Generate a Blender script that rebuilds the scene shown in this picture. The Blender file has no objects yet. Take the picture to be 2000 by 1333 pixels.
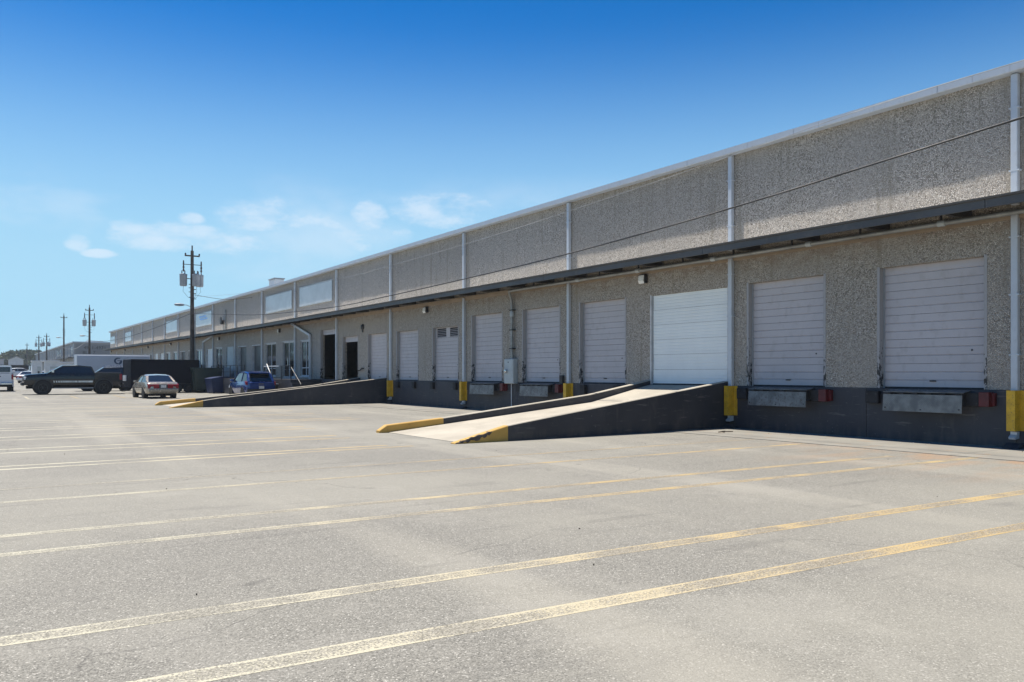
import bpy, math, random
from mathutils import Vector, Matrix, Euler
random.seed(7)
R = math.radians
sc = bpy.context.scene
col = sc.collection

# ------------------------------------------------------------------ camera, sky, sun, exposure
cd = bpy.data.cameras.new('camera'); cam = bpy.data.objects.new('camera', cd); col.objects.link(cam)
cd.sensor_width = 36.0; cd.lens = 1586.2 / 2000 * 36
cd.shift_y = 63.7 / 2000
cd.clip_start = 0.1; cd.clip_end = 6000
cam.location = (-18.094, 0, 1.564)
cam.rotation_euler = (R(90), 0, -0.583)
sc.camera = cam

SUN = Vector((-0.117, 0.32, 0.94)).normalized()
wd = bpy.data.worlds.new('World'); sc.world = wd; wd.use_nodes = True
nt = wd.node_tree; nt.nodes.clear()
def N(tree, t, **k):
    n = tree.nodes.new(t)
    for a, b in k.items():
        if a in n.inputs.keys() if isinstance(a, str) else False: n.inputs[a].default_value = b
        else: setattr(n, a, b)
    return n
def L(tree, a, b): tree.links.new(a, b)
sky = N(nt, 'ShaderNodeTexSky', sky_type='NISHITA', sun_disc=False)
sky.sun_elevation = math.asin(SUN.z); sky.sun_rotation = math.atan2(SUN.x, SUN.y)
sky.air_density = 1.0; sky.dust_density = 0.0; sky.ozone_density = 8.0; sky.altitude = 0
hsv = N(nt, 'ShaderNodeHueSaturation'); hsv.inputs['Saturation'].default_value = 1.25; hsv.inputs['Value'].default_value = 1.0
hsv.inputs['Hue'].default_value = 0.495
L(nt, sky.outputs[0], hsv.inputs['Color'])
tint = N(nt, 'ShaderNodeMix', data_type='RGBA', blend_type='MULTIPLY'); tint.inputs[0].default_value = 1.0; tint.inputs[7].default_value = (.46, .76, .76, 1)
gam = N(nt, 'ShaderNodeGamma'); gam.inputs['Gamma'].default_value = 1.22; L(nt, hsv.outputs[0], gam.inputs['Color'])
L(nt, gam.outputs[0], tint.inputs[6])
tc = N(nt, 'ShaderNodeTexCoord')
sep = N(nt, 'ShaderNodeSeparateXYZ'); L(nt, tc.outputs['Generated'], sep.inputs[0])
mp = N(nt, 'ShaderNodeMapping'); mp.inputs['Scale'].default_value = (1, 1, 2.3); mp.inputs['Location'].default_value = (0.35, 0.1, 0.2)
L(nt, tc.outputs['Generated'], mp.inputs['Vector'])
no = N(nt, 'ShaderNodeTexNoise'); no.inputs['Scale'].default_value = 5.2; no.inputs['Detail'].default_value = 4; no.inputs['Roughness'].default_value = 0.56
L(nt, mp.outputs[0], no.inputs['Vector'])
def mrange(tree, src, a, b, c=0.0, d=1.0, smooth=True):
    m = N(tree, 'ShaderNodeMapRange'); m.interpolation_type = 'SMOOTHSTEP' if smooth else 'LINEAR'
    m.inputs['From Min'].default_value = a; m.inputs['From Max'].default_value = b
    m.inputs['To Min'].default_value = c; m.inputs['To Max'].default_value = d
    L(tree, src, m.inputs['Value']); return m.outputs['Result']
def mul(tree, a, b, op='MULTIPLY'):
    m = N(tree, 'ShaderNodeMath', operation=op)
    for i, s in enumerate((a, b)):
        if isinstance(s, (int, float)): m.inputs[i].default_value = s
        else: L(tree, s, m.inputs[i])
    return m.outputs[0]
band = mul(nt, mrange(nt, sep.outputs['Z'], 0.07, 0.15), mrange(nt, sep.outputs['Z'], 0.19, 0.245, 1, 0))
cm = mul(nt, mul(nt, mrange(nt, no.outputs['Fac'], 0.46, 0.70), band), 0.45)
# pale humid air thickening towards the horizon, the same all round
hz = N(nt, 'ShaderNodeMix', data_type='RGBA'); L(nt, mrange(nt, sep.outputs['Z'], .42, .10, 0, .93), hz.inputs[0])
L(nt, tint.outputs[2], hz.inputs[6]); hz.inputs[7].default_value = (3.8, 6.4, 8.2, 1)
# puffs of fair-weather cumulus low over the far end of the lot: (azimuth, elevation, half width, half height)
PUFFS = [(0.2833, 0.1859, 0.0432, 0.0205), (0.33, 0.1753, 0.0414, 0.0147), (0.4095, 0.1855, 0.0196, 0.0186), (0.5012, 0.1974, 0.0564, 0.0189), (0.1833, 0.1545, 0.0589, 0.0151), (0.1439, 0.1586, 0.0258, 0.0114), (0.091, 0.1425, 0.0118, 0.0089), (0.206, 0.1759, 0.0131, 0.0064), (0.1133, 0.1309, 0.016, 0.0045), (0.2492, 0.1491, 0.0619, 0.0131), (0.3598, 0.161, 0.066, 0.0148), (0.4483, 0.166, 0.0149, 0.0087)]
az = N(nt, 'ShaderNodeMath', operation='ARCTAN2'); L(nt, sep.outputs['X'], az.inputs[0]); L(nt, sep.outputs['Y'], az.inputs[1])
el = N(nt, 'ShaderNodeMath', operation='ARCSINE'); L(nt, sep.outputs['Z'], el.inputs[0])
acc = None
for (a_, e_, w_, h_) in PUFFS:
    u = mul(nt, mul(nt, az.outputs[0], -a_, 'ADD'), 1/w_); v_ = mul(nt, mul(nt, el.outputs[0], -e_, 'ADD'), 1/h_)
    d2 = mul(nt, mul(nt, u, u), mul(nt, v_, v_), 'ADD'); f_ = mrange(nt, d2, 0, 2.6, 1, 0)
    acc = f_ if acc is None else mul(nt, acc, f_, 'MAXIMUM')
no2 = N(nt, 'ShaderNodeTexNoise'); no2.inputs['Scale'].default_value = 13; no2.inputs['Detail'].default_value = 6; no2.inputs['Roughness'].default_value = .66
L(nt, mp.outputs[0], no2.inputs['Vector'])
pf = mrange(nt, mul(nt, acc, mul(nt, mul(nt, no2.outputs['Fac'], -.5, 'ADD'), 3.4), 'ADD'), .25, 1.5)
pf = mul(nt, mul(nt, pf, mrange(nt, acc, .0, .6)), .62)
cm = mul(nt, mul(nt, cm, .75), pf, 'MAXIMUM')
mixc = N(nt, 'ShaderNodeMix', data_type='RGBA')
L(nt, cm, mixc.inputs[0]); L(nt, hz.outputs[2], mixc.inputs[6]); mixc.inputs[7].default_value = (7.0, 7.9, 8.9, 1)
bg = N(nt, 'ShaderNodeBackground'); bg.inputs['Strength'].default_value = 0.075
L(nt, mixc.outputs[2], bg.inputs['Color'])
wd.cycles.sampling_method = 'MANUAL'; wd.cycles.sample_map_resolution = 256
wo = N(nt, 'ShaderNodeOutputWorld'); L(nt, bg.outputs[0], wo.inputs[0])

sd = bpy.data.lights.new('sun', 'SUN'); sd.energy = 5.0; sd.angle = R(0.53); sd.color = (1.0, 0.925, 0.82)
so = bpy.data.objects.new('sun', sd); col.objects.link(so); so.location = (0, 0, 60)
so.rotation_euler = SUN.to_track_quat('Z', 'Y').to_euler()

sc.view_settings.view_transform = 'Standard'; sc.view_settings.look = 'None'
sc.view_settings.exposure = 0.60; sc.view_settings.gamma = 1.0
sc.view_settings.use_curve_mapping = False
try:
    sc.cycles.use_denoising = True; sc.cycles.denoiser = 'OPENIMAGEDENOISE'
    sc.cycles.max_bounces = 6; sc.cycles.diffuse_bounces = 3; sc.cycles.glossy_bounces = 3
    sc.cycles.sample_clamp_indirect = 6
except Exception: pass

# ------------------------------------------------------------------ materials
def ramp(t, src, stops):
    r = N(t, 'ShaderNodeValToRGB'); e = r.color_ramp.elements
    while len(e) < len(stops): e.new(0.5)
    for i, (p, c) in enumerate(stops):
        e[i].position = p; e[i].color = (c[0], c[1], c[2], 1)
    L(t, src, r.inputs[0]); return r.outputs[0]
def mixrgb(t, fac, a, b, blend='MIX'):
    m = N(t, 'ShaderNodeMix', data_type='RGBA', blend_type=blend)
    if isinstance(fac, (int, float)): m.inputs[0].default_value = fac
    else: L(t, fac, m.inputs[0])
    for i, s in ((6, a), (7, b)):
        if isinstance(s, tuple): m.inputs[i].default_value = (s[0], s[1], s[2], 1)
        else: L(t, s, m.inputs[i])
    return m.outputs[2]
def newmat(name):
    m = bpy.data.materials.new(name); m.use_nodes = True; t = m.node_tree
    b = t.nodes['Principled BSDF']; return m, t, b
def noise(t, vec, scale, detail=4, rough=0.55):
    n = N(t, 'ShaderNodeTexNoise'); n.inputs['Scale'].default_value = scale
    n.inputs['Detail'].default_value = detail; n.inputs['Roughness'].default_value = rough
    if vec is not None: L(t, vec, n.inputs['Vector'])
    return n.outputs['Fac']
def mapped(t, vec, scale=(1, 1, 1), loc=(0, 0, 0)):
    m = N(t, 'ShaderNodeMapping'); m.inputs['Scale'].default_value = scale; m.inputs['Location'].default_value = loc
    L(t, vec, m.inputs['Vector']); return m.outputs[0]
def bump(t, b, h, strength=0.3, dist=0.01):
    n = N(t, 'ShaderNodeBump'); n.inputs['Strength'].default_value = strength; n.inputs['Distance'].default_value = dist
    L(t, h, n.inputs['Height']); L(t, n.outputs[0], b.inputs['Normal'])
def pmat(name, c, rough=0.6, metal=0.0, var=0.18, scale=3.0, bmp=0.0, bscale=60, dirt=None, spec=None, coat=0.0, world=False, stretch=None, rnd=0.0):
    """paint / metal / plastic with patchy wear"""
    m, t, b = newmat(name)
    o = N(t, 'ShaderNodeNewGeometry').outputs['Position'] if world else N(t, 'ShaderNodeTexCoord').outputs['Object']
    if stretch: o = mapped(t, o, stretch)
    n1 = noise(t, o, scale, 5); n2 = noise(t, o, scale * 9, 3)
    lo = tuple(x * (1 - var) for x in c); hi = tuple(min(1, x * (1 + var)) for x in c)
    cc = mixrgb(t, mrange(t, n1, 0.3, 0.7), lo, hi)
    if dirt:
        cc = mixrgb(t, mul(t, mrange(t, n2, 0.52, 0.72), dirt[1]), cc, dirt[0])
    if rnd:
        oi = N(t, 'ShaderNodeObjectInfo'); cc = mixrgb(t, mrange(t, oi.outputs['Random'], 0, 1, 0, rnd, False), cc, tuple(x * .6 for x in c))
    L(t, cc, b.inputs['Base Color'])
    L(t, mrange(t, n2, 0.3, 0.7, max(0.02, rough - 0.08), min(1, rough + 0.08)), b.inputs['Roughness'])
    b.inputs['Metallic'].default_value = metal
    if spec is not None: b.inputs['Specular IOR Level'].default_value = spec
    if coat: b.inputs['Coat Weight'].default_value = coat; b.inputs['Coat Roughness'].default_value = 0.04
    if bmp: bump(t, b, noise(t, o, bscale, 3), bmp, 0.004)
    return m

def asphalt_mat():
    m, t, b = newmat('weathered_asphalt')
    o = N(t, 'ShaderNodeTexCoord').outputs['Object']
    v = N(t, 'ShaderNodeTexVoronoi'); v.inputs['Scale'].default_value = 110; L(t, o, v.inputs['Vector'])
    gs = N(t, 'ShaderNodeSeparateColor'); L(t, v.outputs['Color'], gs.inputs[0])
    stone = ramp(t, gs.outputs[0], [(0, (.10, .096, .082)), (.35, (.200, .193, .166)), (.8, (.256, .246, .212)), (.94, (.31, .30, .26)), (1, (.54, .52, .46))])
    fine = noise(t, o, 240, 2)
    c1 = mixrgb(t, mrange(t, fine, .35, .65, 0, .35), stone, (.132, .127, .110))
    big = noise(t, o, 0.16, 6, 0.62)
    c2 = mixrgb(t, mrange(t, big, .40, .66, 0, .55), c1, (.295, .283, .236))
    st = noise(t, mapped(t, o, (1.0, 3.2, 1)), 0.55, 5, 0.6)
    c3 = mixrgb(t, mrange(t, st, .58, .76, 0, .42), c2, (.118, .114, .104))
    # dusty worn lanes running along the dock
    ln = noise(t, mapped(t, o, (0.55, 0.05, 1), (4, 2, 0)), 1.0, 4)
    c4 = mixrgb(t, mrange(t, ln, .50, .66, 0, .42), c3, (.34, .322, .268))
    # rust stain washed out from the dock, near the wall
    sp = N(t, 'ShaderNodeSeparateXYZ'); L(t, o, sp.inputs[0])
    near = mul(t, mrange(t, sp.outputs['X'], -7.5, -1.0), mrange(t, sp.outputs['Y'], 15, 8, 0, 1))
    rn = mrange(t, noise(t, mapped(t, o, (.6, 1.3, 1)), 0.9, 6, .65), .42, .68)
    c5 = mixrgb(t, mul(t, mul(t, near, rn), .72), c4, (.34, .20, .10))
    # hairline cracks
    vc = N(t, 'ShaderNodeTexVoronoi', feature='DISTANCE_TO_EDGE'); vc.inputs['Scale'].default_value = 0.17
    dv = N(t, 'ShaderNodeVectorMath', operation='ADD')
    nn = N(t, 'ShaderNodeTexNoise'); nn.inputs['Scale'].default_value = 1.2; nn.inputs['Detail'].default_value = 6; L(t, o, nn.inputs['Vector'])
    L(t, o, dv.inputs[0]); L(t, nn.outputs['Color'], dv.inputs[1]); L(t, dv.outputs[0], vc.inputs['Vector'])
    crack = mul(t, mrange(t, vc.outputs['Distance'], 0.0, 0.0035, 1, 0), mrange(t, noise(t, o, .3, 2), .44, .56))
    c6 = mixrgb(t, mul(t, crack, .4), c5, (.04, .038, .035))
    # oil drips
    oil = mrange(t, noise(t, mapped(t, o, (1, 1.4, 1), (9, 3, 0)), 1.7, 3, .5), .70, .80)
    c7 = mixrgb(t, mul(t, oil, .5), c6, (.05, .048, .045))
    # tyre scuffs curving through the lot and dark scrapes
    wv_ = N(t, 'ShaderNodeTexNoise'); wv_.inputs['Scale'].default_value = 1.0; wv_.inputs['Detail'].default_value = 5; L(t, mapped(t, o, (.35, 3.5, 1), (2, 7, 0)), wv_.inputs['Vector'])
    c7 = mixrgb(t, mul(t, mrange(t, wv_.outputs['Fac'], .62, .70), .20), c7, (.075, .072, .066))
    pt = mrange(t, noise(t, mapped(t, o, (1, 1, 1), (31, 12, 0)), .33, 5, .7), .57, .62)
    c7 = mixrgb(t, mul(t, pt, .16), c7, (.35, .335, .29))
    L(t, c7, b.inputs['Base Color']); b.inputs['Roughness'].default_value = .82
    b.inputs['Specular IOR Level'].default_value = .35
    h = mul(t, v.outputs['Distance'], -1.0)
    bump(t, b, mul(t, h, mul(t, fine, .3), 'ADD'), .4, .005)
    return m

def pebble_mat(name, lowstain=False):
    m, t, b = newmat(name)
    o = N(t, 'ShaderNodeTexCoord').outputs['Object']
    dist = N(t, 'ShaderNodeVectorMath', operation='ADD')
    nd = N(t, 'ShaderNodeTexNoise'); nd.inputs['Scale'].default_value = 30; L(t, o, nd.inputs['Vector'])
    sc_ = N(t, 'ShaderNodeVectorMath', operation='SCALE'); sc_.inputs['Scale'].default_value = .02; L(t, nd.outputs['Color'], sc_.inputs[0])
    L(t, o, dist.inputs[0]); L(t, sc_.outputs[0], dist.inputs[1])
    v = N(t, 'ShaderNodeTexVoronoi'); v.inputs['Scale'].default_value = 32; L(t, dist.outputs[0], v.inputs['Vector'])
    e = N(t, 'ShaderNodeTexVoronoi', feature='DISTANCE_TO_EDGE'); e.inputs['Scale'].default_value = 32; L(t, dist.outputs[0], e.inputs['Vector'])
    gs = N(t, 'ShaderNodeSeparateColor'); L(t, v.outputs['Color'], gs.inputs[0])
    stone = ramp(t, gs.outputs[0], [(0, (.19, .165, .135)), (.3, (.52, .46, .39)), (.7, (.74, .665, .575)), (1, (.93, .87, .78))])
    mort = mixrgb(t, mrange(t, e.outputs['Distance'], .02, .16), (.17, .148, .12), stone)
    patch = noise(t, o, .55, 6, .6)
    c1 = mixrgb(t, mrange(t, patch, .40, .66, 0, .5), mort, (.40, .365, .325))
    streak = noise(t, mapped(t, o, (1, 2.6, .16)), 1.6, 5, .6)
    c2 = mixrgb(t, mrange(t, streak, .54, .70, 0, .55), c1, (.23, .20, .145))
    # rain streaks from the gutter line
    run = noise(t, mapped(t, o, (1, 5.5, .22), (3, 5, 1)), 1.3, 6, .65)
    spz = N(t, 'ShaderNodeSeparateXYZ'); L(t, o, spz.inputs[0])
    drip = mul(t, mrange(t, run, .50, .66), mrange(t, spz.outputs['Z'], 6.2, 7.8))
    c2 = mixrgb(t, mul(t, drip, .36), c2, (.20, .175, .125))
    sp = N(t, 'ShaderNodeSeparateXYZ'); L(t, o, sp.inputs[0])
    # rusty run-off just under the ledger band
    rust = mul(t, mrange(t, sp.outputs['Z'], 4.25, 4.8), mrange(t, noise(t, mapped(t, o, (1, 1.5, 3)), 1.4, 5), .42, .62))
    rust = mul(t, rust, mrange(t, sp.outputs['Z'], 4.84, 4.80))
    c3 = mixrgb(t, mul(t, rust, .5), c2, (.24, .16, .10))
    oi = N(t, 'ShaderNodeObjectInfo'); c3 = mixrgb(t, mrange(t, oi.outputs['Random'], 0, 1, 0, .22, False), c3, (.27, .24, .20))
    L(t, c3, b.inputs['Base Color']); b.inputs['Roughness'].default_value = .62
    b.inputs['Specular IOR Level'].default_value = .45
    bump(t, b, mrange(t, e.outputs['Distance'], 0, .3), .9, .012)
    return m

def stripe_mat(name, wear):
    m, t, b = newmat(name)
    o = N(t, 'ShaderNodeTexCoord').outputs['Object']; sp = N(t, 'ShaderNodeSeparateXYZ'); L(t, o, sp.inputs[0])
    n = noise(t, o, 60, 3, .6); n2 = noise(t, o, 1.1, 4)
    paint = mixrgb(t, mrange(t, sp.outputs['X'], -17.5, -10), (.54, .51, .38), (.50, .36, .15))
    v = N(t, 'ShaderNodeTexVoronoi'); v.inputs['Scale'].default_value = 95; L(t, o, v.inputs['Vector'])
    gs = N(t, 'ShaderNodeSeparateColor'); L(t, v.outputs['Color'], gs.inputs[0])
    under = ramp(t, gs.outputs[0], [(0, (.09, .085, .073)), (.5, (.185, .175, .148)), (1, (.34, .32, .27))])
    # wheel-worn middle of each stripe, better kept edges (generated Y runs across the stripe)
    g = N(t, 'ShaderNodeTexCoord').outputs['UV']; sg = N(t, 'ShaderNodeSeparateXYZ'); L(t, g, sg.inputs[0])
    ab = N(t, 'ShaderNodeMath', operation='ABSOLUTE'); L(t, mul(t, sg.outputs['Y'], -.5, 'ADD'), ab.inputs[0])
    ew = mrange(t, ab.outputs[0], .30, .44, -.03, .13)
    k = mul(t, mul(t, n, ew, 'ADD'), mrange(t, n2, .3, .7, -.16, .13), 'ADD')
    f = mrange(t, k, .44 + wear, .60 + wear)
    L(t, mixrgb(t, mrange(t, f, 0, 1, .14, .82, False), under, paint), b.inputs['Base Color']); b.inputs['Roughness'].default_value = .75
    b.inputs['Specular IOR Level'].default_value = .35
    bump(t, b, mul(t, v.outputs['Distance'], -1.0), .45, .005)
    return m

def concrete_mat(name, c, stain=(.16, .14, .11), amt=.35):
    m, t, b = newmat(name)
    o = N(t, 'ShaderNodeTexCoord').outputs['Object']
    n1 = noise(t, o, .8, 6, .6); n2 = noise(t, o, 30, 4, .6); n3 = noise(t, mapped(t, o, (1, 1, .4)), 2.2, 5, .6)
    c1 = mixrgb(t, mrange(t, n1, .3, .7), tuple(x * .86 for x in c), tuple(min(1, x * 1.12) for x in c))
    c2 = mixrgb(t, mrange(t, n2, .4, .7, 0, .3), c1, tuple(x * .7 for x in c))
    c3 = mixrgb(t, mrange(t, n3, .55, .75, 0, amt), c2, stain)
    L(t, c3, b.inputs['Base Color']); b.inputs['Roughness'].default_value = .85; b.inputs['Specular IOR Level'].default_value = .3
    bump(t, b, n2, .35, .004); return m

def dockpaint_mat():
    m, t, b = newmat('dark_dock_paint')
    o = N(t, 'ShaderNodeTexCoord').outputs['Object']; sp = N(t, 'ShaderNodeSeparateXYZ'); L(t, o, sp.inputs[0])
    n1 = noise(t, o, .7, 6, .62); n3 = noise(t, mapped(t, o, (1, 1.6, .35)), 2.6, 6, .62); n4 = noise(t, o, 14, 5, .65)
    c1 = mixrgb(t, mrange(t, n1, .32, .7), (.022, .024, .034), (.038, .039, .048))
    c2 = mixrgb(t, mrange(t, n3, .56, .74, 0, .5), c1, (.085, .08, .076))
    c3 = mixrgb(t, mrange(t, n4, .66, .72, 0, .75), c2, (.17, .16, .145))
    sc2 = noise(t, mapped(t, o, (1.2, 1.2, 14)), 1.1, 5, .6)
    c3 = mixrgb(t, mul(t, mrange(t, sc2, .60, .68), .6), c3, (.13, .125, .115))
    dirt = mul(t, mrange(t, sp.outputs['Z'], .35, .0), mrange(t, n3, .4, .6))
    c3 = mixrgb(t, mul(t, dirt, .45), c3, (.11, .095, .075))
    L(t, c3, b.inputs['Base Color']); b.inputs['Roughness'].default_value = .6
    bump(t, b, n4, .3, .004); return m

def scuff_mat(name, c, dark=(.02, .02, .02), ztop=3.2):
    """steel jamb, rubbed black by trailers up to about head height"""
    m, t, b = newmat(name)
    o = N(t, 'ShaderNodeTexCoord').outputs['Object']; sp = N(t, 'ShaderNodeSeparateXYZ'); L(t, o, sp.inputs[0])
    n = noise(t, mapped(t, o, (2, 2, 1)), 6.5, 5, .7)
    low = mrange(t, sp.outputs['Z'], ztop, 1.4, -.16, .08)
    f = mrange(t, mul(t, n, low, 'ADD'), .54, .60)
    L(t, mixrgb(t, f, c, dark), b.inputs['Base Color']); b.inputs['Roughness'].default_value = .55
    return m

def checker_mat():
    m, t, b = newmat('diamond_plate_steel')
    o = N(t, 'ShaderNodeTexCoord').outputs['Object']
    ch = N(t, 'ShaderNodeTexChecker'); ch.inputs['Scale'].default_value = 42; L(t, mapped(t, o, (1, 1, 1)), ch.inputs['Vector'])
    n = noise(t, o, 5, 5)
    c = mixrgb(t, mrange(t, n, .3, .7), (.14, .14, .14), (.25, .25, .24))
    c = mixrgb(t, mul(t, ch.outputs['Fac'], .35), c, (.10, .10, .10))
    L(t, c, b.inputs['Base Color']); b.inputs['Metallic'].default_value = .55; b.inputs['Roughness'].default_value = .45
    bump(t, b, ch.outputs['Fac'], .5, .003); return m

def rampdeck_mat():
    return concrete_mat('ramp_concrete', (.42, .385, .315), (.28, .245, .19), .5)

def chipped_yellow():
    m, t, b = newmat('chipped_yellow_curb_paint')
    o = N(t, 'ShaderNodeTexCoord').outputs['Object']
    n = noise(t, mapped(t, o, (1, 1, 2)), 3.2, 6, .65); n2 = noise(t, o, 1.0, 3)
    c = mixrgb(t, mrange(t, n2, .3, .7), (.48, .28, .06), (.58, .36, .09))
    c = mixrgb(t, mrange(t, n, .66, .70, 0, .8), c, (.16, .11, .06))
    L(t, c, b.inputs['Base Color']); b.inputs['Roughness'].default_value = .7; bump(t, b, n, .3, .005); return m

def leaf_mat(name, a, bb):
    m, t, b = newmat(name)
    o = N(t, 'ShaderNodeTexCoord').outputs['Object']
    L(t, mixrgb(t, mrange(t, noise(t, o, .8, 3), .35, .65), a, bb), b.inputs['Base Color']); b.inputs['Roughness'].default_value = .7
    return m

M = {}
M['asphalt'] = asphalt_mat()
M['pebble'] = pebble_mat('exposed_pebble_wall')
M['stripeA'] = stripe_mat('worn_stripe_paint', .02); M['stripeB'] = stripe_mat('very_worn_stripe_paint', .13)
M['stripeC'] = stripe_mat('kept_stripe_paint', -.10)
M['apron'] = concrete_mat('apron_concrete', (.245, .235, .205), (.33, .215, .12), .6)
M['dock'] = dockpaint_mat()
M['deck'] = rampdeck_mat()
M['yellowcurb'] = chipped_yellow()
M['tan'] = concrete_mat('tan_stucco_band', (.34, .27, .20), (.17, .12, .08), .5)
M['door'] = pmat('lavender_grey_door_paint', (.455, .43, .445), .45, 0, .05, .9, dirt=((.34, .32, .31), .35), world=True, stretch=(1, .7, .45), rnd=.10)
M['doorw'] = pmat('white_door_paint', (.72, .76, .76), .4, 0, .04, .8, world=True)
M['jamb'] = scuff_mat('scuffed_steel_jamb', (.33, .32, .32)); M['jambw'] = pmat('pale_jamb', (.5, .5, .5), .5)
M['gutter'] = pmat('galvanised_pale_gutter', (.42, .47, .53), .45, .1, .06, .7, dirt=((.25, .26, .27), .25))
M['spout'] = pmat('pale_blue_grey_downspout', (.49, .525, .565), .42, .1, .05, .8, dirt=((.3, .3, .3), .2))
M['fascia'] = pmat('dark_bronze_fascia', (.075, .073, .072), .5, .1, .15, .6, dirt=((.16, .15, .14), .3))
M['joist'] = pmat('dark_joist', (.035, .033, .03), .7)
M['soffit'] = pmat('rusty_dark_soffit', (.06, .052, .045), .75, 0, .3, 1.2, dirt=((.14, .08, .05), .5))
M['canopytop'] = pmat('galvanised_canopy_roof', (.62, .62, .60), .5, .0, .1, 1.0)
M['guard'] = pmat('yellow_guard_paint', (.60, .355, .018), .55, 0, .15, 4, dirt=((.26, .15, .05), .75))
M['red'] = pmat('red_dock_light_box', (.10, .008, .011), .5, 0, .3, 4, dirt=((.04, .02, .02), .7))
M['rubber'] = pmat('black_rubber', (.016, .016, .018), .75, 0, .3, 6, bmp=.3)
M['steel'] = pmat('scuffed_steel_plate', (.16, .165, .165), .5, .3, .35, 2.5, dirt=((.09, .065, .045), .8))
M['check'] = checker_mat()
M['dark'] = pmat('dark_steel', (.03, .03, .032), .55, .2, .3, 4)
M['boxgrey'] = pmat('grey_enclosure_paint', (.40, .44, .45), .45, .1, .08, 2)
M['pipe'] = pmat('galvanised_conduit', (.28, .29, .28), .45, .4, .2, 3, dirt=((.15, .13, .11), .4))
M['cable'] = pmat('black_cable', (.03, .03, .03), .55)
M['lamp'] = pmat('flood_lens', (.75, .76, .74), .15, 0, .1, 20)
M['glass'] = pmat('tinted_window_glass', (.012, .015, .018), .03, 0, .05, 1, spec=1.0)
M['frame'] = pmat('pale_window_frame', (.55, .56, .57), .45)
M['sign'] = pmat('faded_white_sign_face', (.46, .465, .475), .16, 0, .10, .8, dirt=((.45, .45, .46), .35), spec=.6)
M['signb'] = pmat('pale_blue_print', (.22, .42, .75), .4)
M['roof'] = pmat('roof_membrane', (.45, .45, .44), .8)
M['inside'] = pmat('dim_interior', (.22, .21, .2), .9); M['insidefloor'] = pmat('interior_floor', (.2, .2, .19), .7)
M['darkdoor'] = pmat('dark_door_leaf', (.03, .033, .04), .35, 0, .2, 2)
M['whitebox'] = pmat('off_white_metal', (.60, .62, .63), .5, 0, .08, 1.5, dirt=((.35, .34, .33), .4))
M['wood'] = pmat('weathered_pole_wood', (.085, .068, .055), .85, 0, .35, 2.2, bmp=.5, bscale=25)
M['trafo'] = pmat('transformer_grey', (.33, .35, .37), .5, .1, .1, 3)
M['ceramic'] = pmat('insulator_ceramic', (.08, .06, .06), .3)
M['paint_black'] = pmat('black_truck_paint', (.006, .007, .010), .2, 0, .1, 1, coat=.4, spec=.35)
M['paint_gold'] = pmat('champagne_car_paint', (.38, .335, .27), .22, .45, .05, 1, coat=.6)
M['paint_blue'] = pmat('blue_car_paint', (.007, .040, .19), .2, .3, .08, 1, coat=.8)
M['paint_white'] = pmat('white_car_paint', (.66, .67, .69), .25, 0, .04, 1, coat=.5)
M['paint_dark'] = pmat('charcoal_car_paint', (.03, .034, .042), .2, .2, .1, 1, coat=.6)
M['tint'] = pmat('car_glass', (.010, .014, .018), .04, 0, .05, 1, spec=.9)
M['tyre'] = pmat('tyre_rubber', (.014, .014, .015), .8, 0, .3, 8)
M['rim'] = pmat('alloy_rim', (.42, .42, .43), .3, .8); M['rimd'] = pmat('dark_alloy_rim', (.05, .05, .055), .35, .7)
M['chrome'] = pmat('bright_metal', (.6, .6, .6), .18, .95, .05, 3)
M['tail'] = pmat('red_lens', (.26, .012, .02), .15, 0, .1, 8); M['head'] = pmat('clear_lens', (.6, .62, .64), .1, 0, .1, 8)
M['plate'] = pmat('licence_plate_white', (.6, .6, .6), .4, 0, .25, 14, dirt=((.2, .25, .2), .5))
M['plastic'] = pmat('dark_plastic_trim', (.022, .022, .024), .55)
M['trailerblk'] = pmat('black_trailer_skin', (.008, .010, .018), .6, 0, .15, .8, spec=.08)
M['trailerwht_shade'] = pmat('shaded_white_trailer_skin', (.37, .42, .50), .4, 0, .05, .6, dirt=((.4, .4, .4), .25))  # white skin; bluish shade and sky reflection put into the base colour
M['logo'] = pmat('dark_blue_print', (.02, .05, .11), .45)
M['logop'] = pmat('purple_grey_print', (.10, .09, .17), .45)
M['green'] = pmat('dark_green_dumpster', (.014, .034, .032), .5, 0, .25, 1.3, dirt=((.05, .035, .025), .4))
M['binblue'] = pmat('blue_dumpster', (.016, .032, .095), .45, 0, .2, 1.5)
M['rail'] = pmat('black_railing', (.02, .02, .022), .5); M['railw'] = pmat('pale_railing', (.55, .55, .54), .45)
M['bldg'] = pmat('grey_ribbed_metal_wall', (.20, .205, .215), .6, 0, .1, .3)
M['bldg2'] = pmat('distant_grey_wall', (.26, .26, .26), .7, 0, .12, .1)
M['num'] = pmat('dark_painted_numerals', (.025, .03, .03), .6)
M['leafA'] = leaf_mat('foliage_a', (.035, .062, .02), (.07, .10, .035)); M['leafB'] = leaf_mat('foliage_b', (.045, .068, .03), (.085, .105, .045))
M['bark'] = pmat('bark', (.09, .07, .055), .9, 0, .3, 3)
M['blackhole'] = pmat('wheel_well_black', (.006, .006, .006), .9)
M['debris'] = pmat('litter_brown', (.08, .06, .045), .9, 0, .4, 10); M['paper'] = pmat('litter_pale', (.6, .6, .58), .8)
M['wstripe'] = pmat('white_vinyl_stripe', (.62, .66, .64), .4)
M['wire_pale'] = pmat('grey_wire', (.30, .31, .32), .5)

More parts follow.
